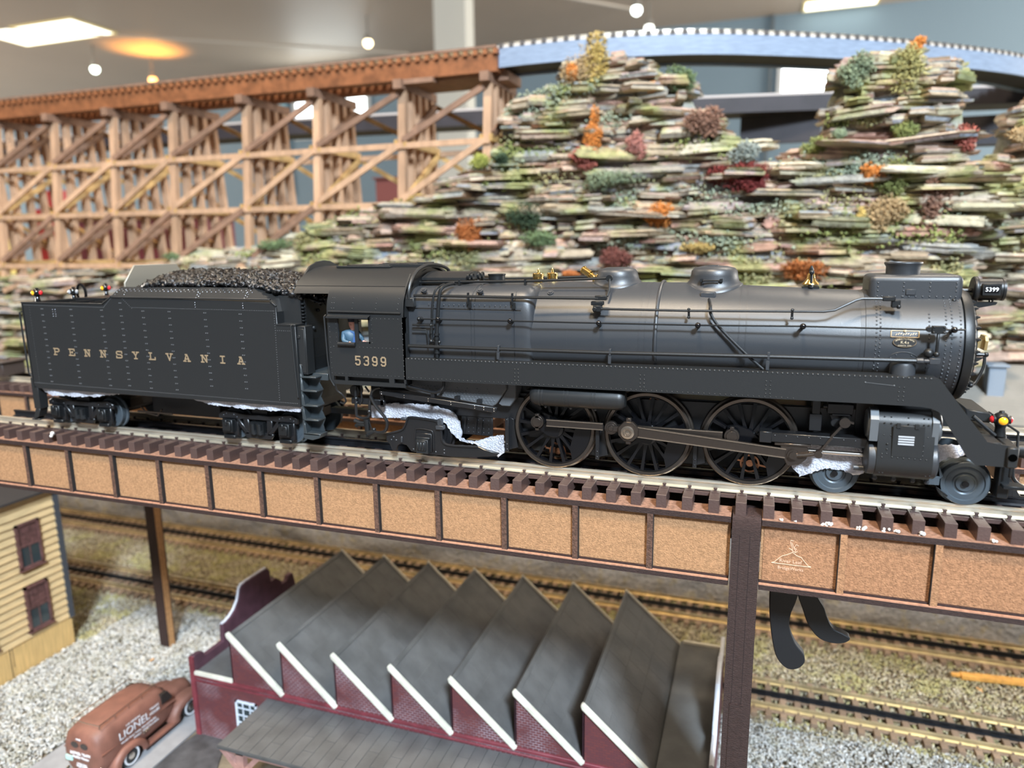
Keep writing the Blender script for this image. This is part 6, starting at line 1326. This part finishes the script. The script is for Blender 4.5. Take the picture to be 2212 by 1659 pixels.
# moss and lichen crumbs growing over the slabs
r2_ = np.random.default_rng(8); MP = []
for k in range(70):
    x = r2_.uniform(-720,300); t = np.interp(x, OX, OZ); z = r2_.uniform(max(25,t-190),t-4); m_ = int(r2_.uniform(120,330)); sx, sz = r2_.uniform(8,30), r2_.uniform(3,10)
    MP.append((x,z,m_,sx,sz,k % 3))
for ci, (nm, cc, lb) in enumerate((('moss_green',(.27,.30,.11),'bright green moss crumbs over the slate mountain'),('moss_olive',(.38,.35,.18),'olive-tan moss crumbs over the slate mountain'),('moss_sage',(.33,.37,.27),'pale sage lichen crumbs over the slate mountain'))):
    P = np.concatenate([np.stack([r2_.normal(x,sx,m_),np.zeros(m_),r2_.normal(z,sz,m_)],1) for (x,z,m_,sx,sz,c) in MP if c == ci])
    tt = np.interp(P[:,0], OX, OZ); P = P[P[:,2] < tt+3]; P[:,1] = [yfront(a,c)-r2_.uniform(-4,8) for a, c in zip(P[:,0],P[:,2])]
    V, F = lumps(len(P), P, r2_.uniform(.7,1.9,len(P)), r2_)
    o = fast_mesh('moss', V, F, mat(nm, cc, .95, rnd=.25, island=True, bump=.8, bscale=60, spec=.1), None, (-200,420,40), kind='stuff'); tag(o, lb, 'moss', kind='stuff')
# ================================================================ TIMBER TRESTLE
TIM = mat('trestle_timber', (.44,.27,.165), .65, rnd=.16, var=.18, vscale=10, stretch=(1,1,.25), bump=.2); TIMY = mat('trestle_yellow_timber', (.44,.27,.10), .6, rnd=.15, var=.2, vscale=8); TIMD = mat('trestle_brown_timber', (.22,.125,.08), .7, rnd=.15, var=.2, vscale=8); TIMO = mat('trestle_orange_deck', (.22,.082,.032), .5, var=.3, vscale=10)
tre = thing('timber_trestle', 'long brown timber railway trestle with braced bents, left behind the rocks', 'model bridge', (-650,460,50))
BX = [-238.3,-340.6,-451.7,-551.9,-664.9,-762.4,-867.1,-975.7,-1085,-1195,-1305,-1415]
zt, zb = 276.0, 48.0
YT = [420,437,454,471,488]; YB = [400,426,454,482,508]
def ypost(k, z): t = (zt-z)/(zt-zb); return YT[k]+(YB[k]-YT[k])*t
for bi, bx in enumerate(BX):
    zb_ = 52 if bx < -400 else (140 if bx < -300 else 186)
    b = MB(); b.box(bx-5,bx+5,406,500,zt,zt+9.5); bent = b.build('bent', TIMD, tre, smooth=0)
    for k in range(5):
        q = MB(); q.beam((bx,ypost(k,zb_),zb_),(bx,YT[k],zt),9.0,7.5,(0,1,0)); q.build('post', TIM, bent, smooth=0)
    for zz in (219,155,88):
        if zz < zb_+8: continue
        q = MB(); q.beam((bx+5.6,ypost(0,zz)-7,zz),(bx+5.6,ypost(4,zz)+7,zz),3.6,7.5); q.beam((bx-5.6,ypost(0,zz)-7,zz),(bx-5.6,ypost(4,zz)+7,zz),3.6,7.5); q.build('sash_beam', TIMY, bent, smooth=0)
    zs = [274,219,155,88,50]
    for j in range(4):
        if zs[j+1] < zb_-12: break
        q = MB(); q.beam((bx+7,ypost(4,zs[j])+4,zs[j]-4),(bx+7,ypost(0,zs[j+1])-3,zs[j+1]+4),3.2,6.6); q.build('sway_brace', TIMY if j % 2 else TIMD, bent, smooth=0)
        if j == 2:
            q = MB(); q.beam((bx-7,ypost(0,zs[j])-4,zs[j]-4),(bx-7,ypost(4,zs[j+1])+3,zs[j+1]+4),3.2,6.6); q.build('sway_brace', TIM, bent, smooth=0)
for zz, xr in ((219,-238),(155,-340),(88,-551)):
    for k in (0,4):
        q = MB(); yy = ypost(k,zz)+(-5 if k == 0 else 5); q.beam((-1415,yy,zz-3),(xr+4,yy,zz-3),3.4,6.2); q.build('girt', TIM, tre, smooth=0)
for i in range(len(BX)-1):
    xr, xl = BX[i], BX[i+1]
    for j, (z1, z0) in enumerate(((272,222),(216,158),(152,92),(86,50))):
        if z0 < 140 and xr > -440: continue
        if z0 < 180 and xr > -240 and j > 1: continue
        q = MB(); q.beam((xr-3,ypost(0,z1)-6,z1),(xl+3,ypost(0,z0)-6,z0),3.2,6.4); q.build('longitudinal_brace', TIM if j % 2 else TIMD, tre, smooth=0)
        q = MB(); q.beam((xl+3,ypost(4,z1)+6,z1),(xr-3,ypost(4,z0)+6,z0),3.2,5.4); q.build('longitudinal_brace', TIMY, tre, smooth=0)
for y0 in (415,462):
    q = MB(); q.box(-1450,-226.5,y0,y0+14,286,303); q.build('stringer', TIMO, tre, smooth=0)
q = MB(); q.box(-344,-236,425,486,284.5,287.5); q.box(-344,-300,412,428,281,286); q.build('splice_beam', TIMD, tre, smooth=0)
base = None; x = -1445
q = MB(); q.box(-2.3,2.3,-34,34,0,5.6)
while x < -226:
    if base is None: base = q.build('sleeper', TIMO, tre, org=(0,0,0), smooth=0); base.location = (Vector((x,446,303))-ORG[tre.name])*S
    else: copy_at(base, (x,446,303), tre)
    x += 11.27
for yy in (429,446,463): q = MB(); q.box(-1450,-226.5,yy-1,yy+1,308.6,312.6); q.build('rail', OLDR, tre)
q = MB(); q.box(-1450,-226.5,411.5,414.5,308.6,311.4); q.build('guard_timber', TIMD, tre)
# ---------------- curved grey bridge
cb = thing('curved_bridge', 'pale blue-grey curved plate bridge sweeping over the rock pillars', 'model bridge', (20,480,290))
path = smoothline([(-226.5,445,0),(-189,443,0),(-117,447,0),(-28,468,0),(60,512,0),(153,571,0),(258,654,0),(328,725,0),(420,840,0)],8)
def off(d):
    out = []
    for i, p in enumerate(path):
        t = (path[min(i+1,len(path)-1)]-path[max(i-1,0)]).normalized(); out.append(p+Vector((t.y,-t.x,0))*d)
    return out
def ribbon(d0, d1, z0, z1):
    a, c = off(d0), off(d1); q = MB(); q.loft([[(a[i].x,a[i].y,z0),(c[i].x,c[i].y,z0),(c[i].x,c[i].y,z1),(a[i].x,a[i].y,z1)] for i in range(len(a))]); return q
BG = mat('pale_blue_grey_paint', (.22,.28,.38), .55, var=.12, vscale=8, stretch=(1,1,6)); UND = mat('dark_underdeck', (.018,.016,.018), .6, var=.3, vscale=10)
ribbon(24.5,21.5,290.5,309.5).build('fascia', BG, cb, smooth=30); ribbon(-21.5,-24.5,290.5,309.5).build('fascia', BG, cb, smooth=30); ribbon(21.4,-21.4,293,306).build('deck', UND, cb, smooth=30)
for d in (17,0,-17): ribbon(d+1,d-1,312.5,316).build('rail', RAILM, cb)
ribbon(24,21,309.5,312.4).build('guard_timber', mat('pale_guard_strip', (.55,.5,.45), .5), cb)
q = MB(); q.box(-2.3,2.3,-25,25,0,4.5); base = None; acc = 0; k = 0; L_ = [0]
for i in range(1,len(path)): L_.append(L_[-1]+(path[i]-path[i-1]).length)
s_ = 5
while s_ < L_[-1]:
    i = min(max(int(np.searchsorted(L_, s_)),1),len(path)-1); t = (s_-L_[i-1])/(L_[i]-L_[i-1]); p = path[i-1].lerp(path[i], t); d = path[i]-path[i-1]; a = math.atan2(d.y,d.x)
    if base is None: base = q.build('sleeper', mat('grey_weathered_sleeper', (.09,.08,.075), .7), cb, org=(0,0,0), smooth=0); o = base; o.location = (Vector((p.x,p.y,309.5))-ORG[cb.name])*S
    else: o = copy_at(base, (p.x,p.y,309.5), cb)
    o.rotation_euler = (0,0,a); s_ += 11.27
# end support under the joint
for x0 in (-250,):
    b = MB(); b.box(x0,x0+30,430,476,280,290); o = b.build('trestle_cap', TIMD, None, smooth=0); tag(o, 'dark timber cap under the joint of trestle and curved bridge', 'beam')
# ---------------- far bridges
FD = mat('far_dark_beam', (.024,.020,.025), .6, var=.2, vscale=4); FT = mat('far_beam_top', (.42,.38,.36), .5)
fb = thing('far_bridge', 'dark straight bridge crossing in the background behind trestle and rocks', 'model bridge', (-250,740,280))
fp = [(-1500,640),(-672,668),(-328,706),(-57,737),(131,775),(420,835)]
for a, c in zip(fp[:-1], fp[1:]):
    q = MB(); q.beam((a[0],a[1],288),(c[0],c[1],288),50,20); q.build('beam', FD, fb, smooth=0)
    q = MB(); q.beam((a[0],a[1]-20,300),(c[0],c[1]-20,300),4,4); q.beam((a[0],a[1],299),(c[0],c[1],299),50,1.6); q.build('deck_edge', FT, fb, smooth=0)
q = MB(); q.box(11,116,762,770,240,279); q.build('lower_girder', FD, fb, smooth=0)
q = MB(); q.box(270,400,772,800,226,262); q.build('lower_girder', FD, fb, smooth=0)
q = MB(); q.box(268,276,764,800,150,300); q.build('support', TIMD, fb)
# red and maroon buildings seen through the trestle
b = MB(); b.box(-1440,-1068,900,1000,52,168); b.box(-1445,-1063,896,1004,168,172)
for x in range(-1420,-1080,40): b.box(x,x+20,898.5,900.5,90,130)
o = b.build('warehouse', mat('deep_maroon', (.12,.022,.028), .7, var=.2, vscale=3), None, smooth=0); tag(o, 'maroon warehouse glimpsed through the legs of the timber trestle', 'building')
b = MB(); b.box(-650,-596,900,930,52,231); b.box(-655,-590,896,934,231,234); o = b.build('brick_chimney_house', mat('faded_brick_red', (.13,.035,.03), .7), None, smooth=0); tag(o, 'small brick-red building left of the white room column', 'building')
b = MB(); b.box(-1560,-1500,905,925,52,200); b.box(-1530,-1460,905,925,200,240); o = b.build('signal_tower', mat('bright_red_paint', (.30,.02,.02), .5), None, smooth=0); tag(o, 'bright red tower far behind the trestle at the left', 'tower')
b = MB(); b.box(-1690,-1650,905,925,52,130); b.box(-1685,-1655,903,927,130,160); o = b.build('fuel_pump_house', mat('yellow_white_hut', (.75,.6,.2), .6), None, smooth=0); tag(o, 'small yellow hut at the far left behind the trestle', 'building')
# ================================================================ ROOM
CEIL = mat('cream_ceiling', (.47,.385,.305), .5, var=.05, vscale=.05, spec=.4); WALLP = mat('blue_grey_wall', (.19,.27,.33), .8, var=.04, vscale=.03)
b = MB(); b.box(-16000,7000,-4200,9600,2800,2860); ce = b.build('ceiling', CEIL, None, kind='structure', smooth=0)
b = MB(); b.box(-16000,7000,9500,9560,-1000,2800); b.build('wall_back', WALLP, None, kind='structure', smooth=0)
b = MB(); b.box(-16060,-16000,-4200,9560,-1000,2860); b.build('wall_left', WALLP, None, kind='structure', smooth=0)
b = MB(); b.box(-16000,7000,-4200,9560,-1060,-1000); b.build('floor', mat('room_floor', (.25,.22,.20), .6), None, kind='structure', smooth=0)
BRT = mat('bright_daylight_pane', (.9,.95,1), .5, emit=(.90,1.0,1.0,5.5)); FRM = mat('window_trim', (.6,.62,.62), .5)
def rwin(n, x0, x1, z0, z1):
    q = MB(); q.box(x0,x1,9478,9496,z0,z1); w_ = q.build('window_%d' % n, BRT, None, kind='structure', smooth=0)
    q = MB()
    for a in ((x0-60,x0,z0-60,z1+60),(x1,x1+60,z0-60,z1+60),(x0,x1,z0-60,z0),(x0,x1,z1,z1+60)): q.box(a[0],a[1],9460,9500,a[2],a[3])
    q.build('window_frame', FRM, w_, smooth=0)
rwin(1,-6780,-5560,1800,2560); rwin(2,215,855,1830,2200)
b = MB(); b.box(-7150,-6960,9440,9498,900,2500); o = b.build('trim_1', mat('blue_banner', (.25,.5,.62), .6), None, kind='structure', smooth=0)
b = MB(); b.box(60,90,9440,9498,-500,2800); b.build('trim_2', mat('dark_pipe', (.12,.14,.15), .6), None, kind='structure', smooth=0)
# white column: full height
b = MB(); b.box(-2388,-2140,5000,5200,-1000,2800); b.box(-2170,-2120,4980,5010,-1000,2800); o = b.build('room_column', mat('white_column_paint', (.66,.65,.58), .6), None, smooth=0); tag(o, 'cream-white square building column rising behind the trestle end', 'column', kind='structure')
PANE = mat('fluorescent_diffuser', (1,1,1), .5, emit=(1.0,.97,.84,3.4))
def ceil_panel(x0,x1,y0,y1,label):
    p = thing('ceiling_light', label, 'ceiling light', ((x0+x1)/2,(y0+y1)/2,2790)); q = MB(); q.box(x0,x1,y0,y1,2788,2792); q.build('diffuser', PANE, p, smooth=0)
    q = MB()
    for a in ((x0-25,x0,y0-25,y1+25),(x1,x1+25,y0-25,y1+25),(x0,x1,y0-25,y0),(x0,x1,y1,y1+25)): q.box(*a,2784,2799)
    q.build('frame', mat('panel_frame', (.8,.68,.3), .5, emit=(1,.8,.3,.3)), p, smooth=0)
ceil_panel(-9300,-7790,6555,7160,'large rectangular fluorescent ceiling panel at the upper left')
ceil_panel(420,1180,9100,9420,'bright ceiling panel glimpsed over the curved bridge')
ceil_panel(-5200,-4000,5450,6000,'pale ceiling panel near the white column')
for k, (x,y,col,st,lb) in enumerate(((-8555,7511,(.85,1,.85),9,'greenish-white spotlight left of the amber one'),(-8336,8278,(1,.42,.05),7,'amber orange spotlight just above the trestle deck'),(-4506,7742,(1,.8,.45),8,'warm yellow spotlight hanging left of the column'),(-1289,7692,(.9,1,.95),8,'white spotlight above the middle of the curved bridge'),(-1260,8398,(.95,1,.9),5,'small white spotlight close over the curved bridge rail'))):
    p = thing('spotlight', lb, 'spotlight', (x,y,2500)); q = MB(); q.ball((x,y,2500),52,16,10); q.build('bulb', mat('bulb_%d' % k, (1,1,1), .5, emit=(*col,st)), p)
    q = MB(); q.cyl((x,y,2540),(x,y,2800),14,8); q.cyl((x,y,2530),(x,y,2590),44,12); q.build('lamp_holder', mat('lamp_holder_dark', (.25,.23,.2), .5), p)
d = bpy.data.lights.new('amber_ceiling_glow', 'SPOT'); d.energy = 14000; d.color = (1,.42,.06); d.spot_size = 1.6; d.spot_blend = 1; d.shadow_soft_size = .5
o = bpy.data.objects.new('amber_ceiling_glow', d); COL.objects.link(o); o.location = Vector((-8100,8100,2150))*S; o.rotation_euler = (Vector((.1,-.25,1))).to_track_quat('-Z','Y').to_euler()
for k, (a, c) in enumerate((((-9000,6400,2790),(-4800,9400,2790)),((-6200,3600,2790),(-1500,8600,2790)),((-2200,4200,2790),(3500,9400,2790)))):
    b = MB(); b.beam(a, c, 40, 22); o = b.build('ceiling_conduit', mat('conduit_cream', (.62,.56,.48), .5), None, smooth=0); tag(o, ['thin ceiling conduit behind the large light panel','thin ceiling conduit crossing above the warm yellow spotlight','thin ceiling conduit at the right of the column'][k], 'conduit')

# ---------------------------------------------------------------- lettering becomes plain meshes
bpy.context.view_layer.update(); dg = bpy.context.evaluated_depsgraph_get()
for o in [o for o in scene.objects if o.type == 'FONT']:
    me = bpy.data.meshes.new_from_object(o.evaluated_get(dg)); nm = o.name.split('.')[0]
    m = bpy.data.objects.new('lettering_tmp', me); COL.objects.link(m); m.parent = o.parent; m.location = o.location; m.rotation_euler = o.rotation_euler
    bpy.data.objects.remove(o); m.name = nm
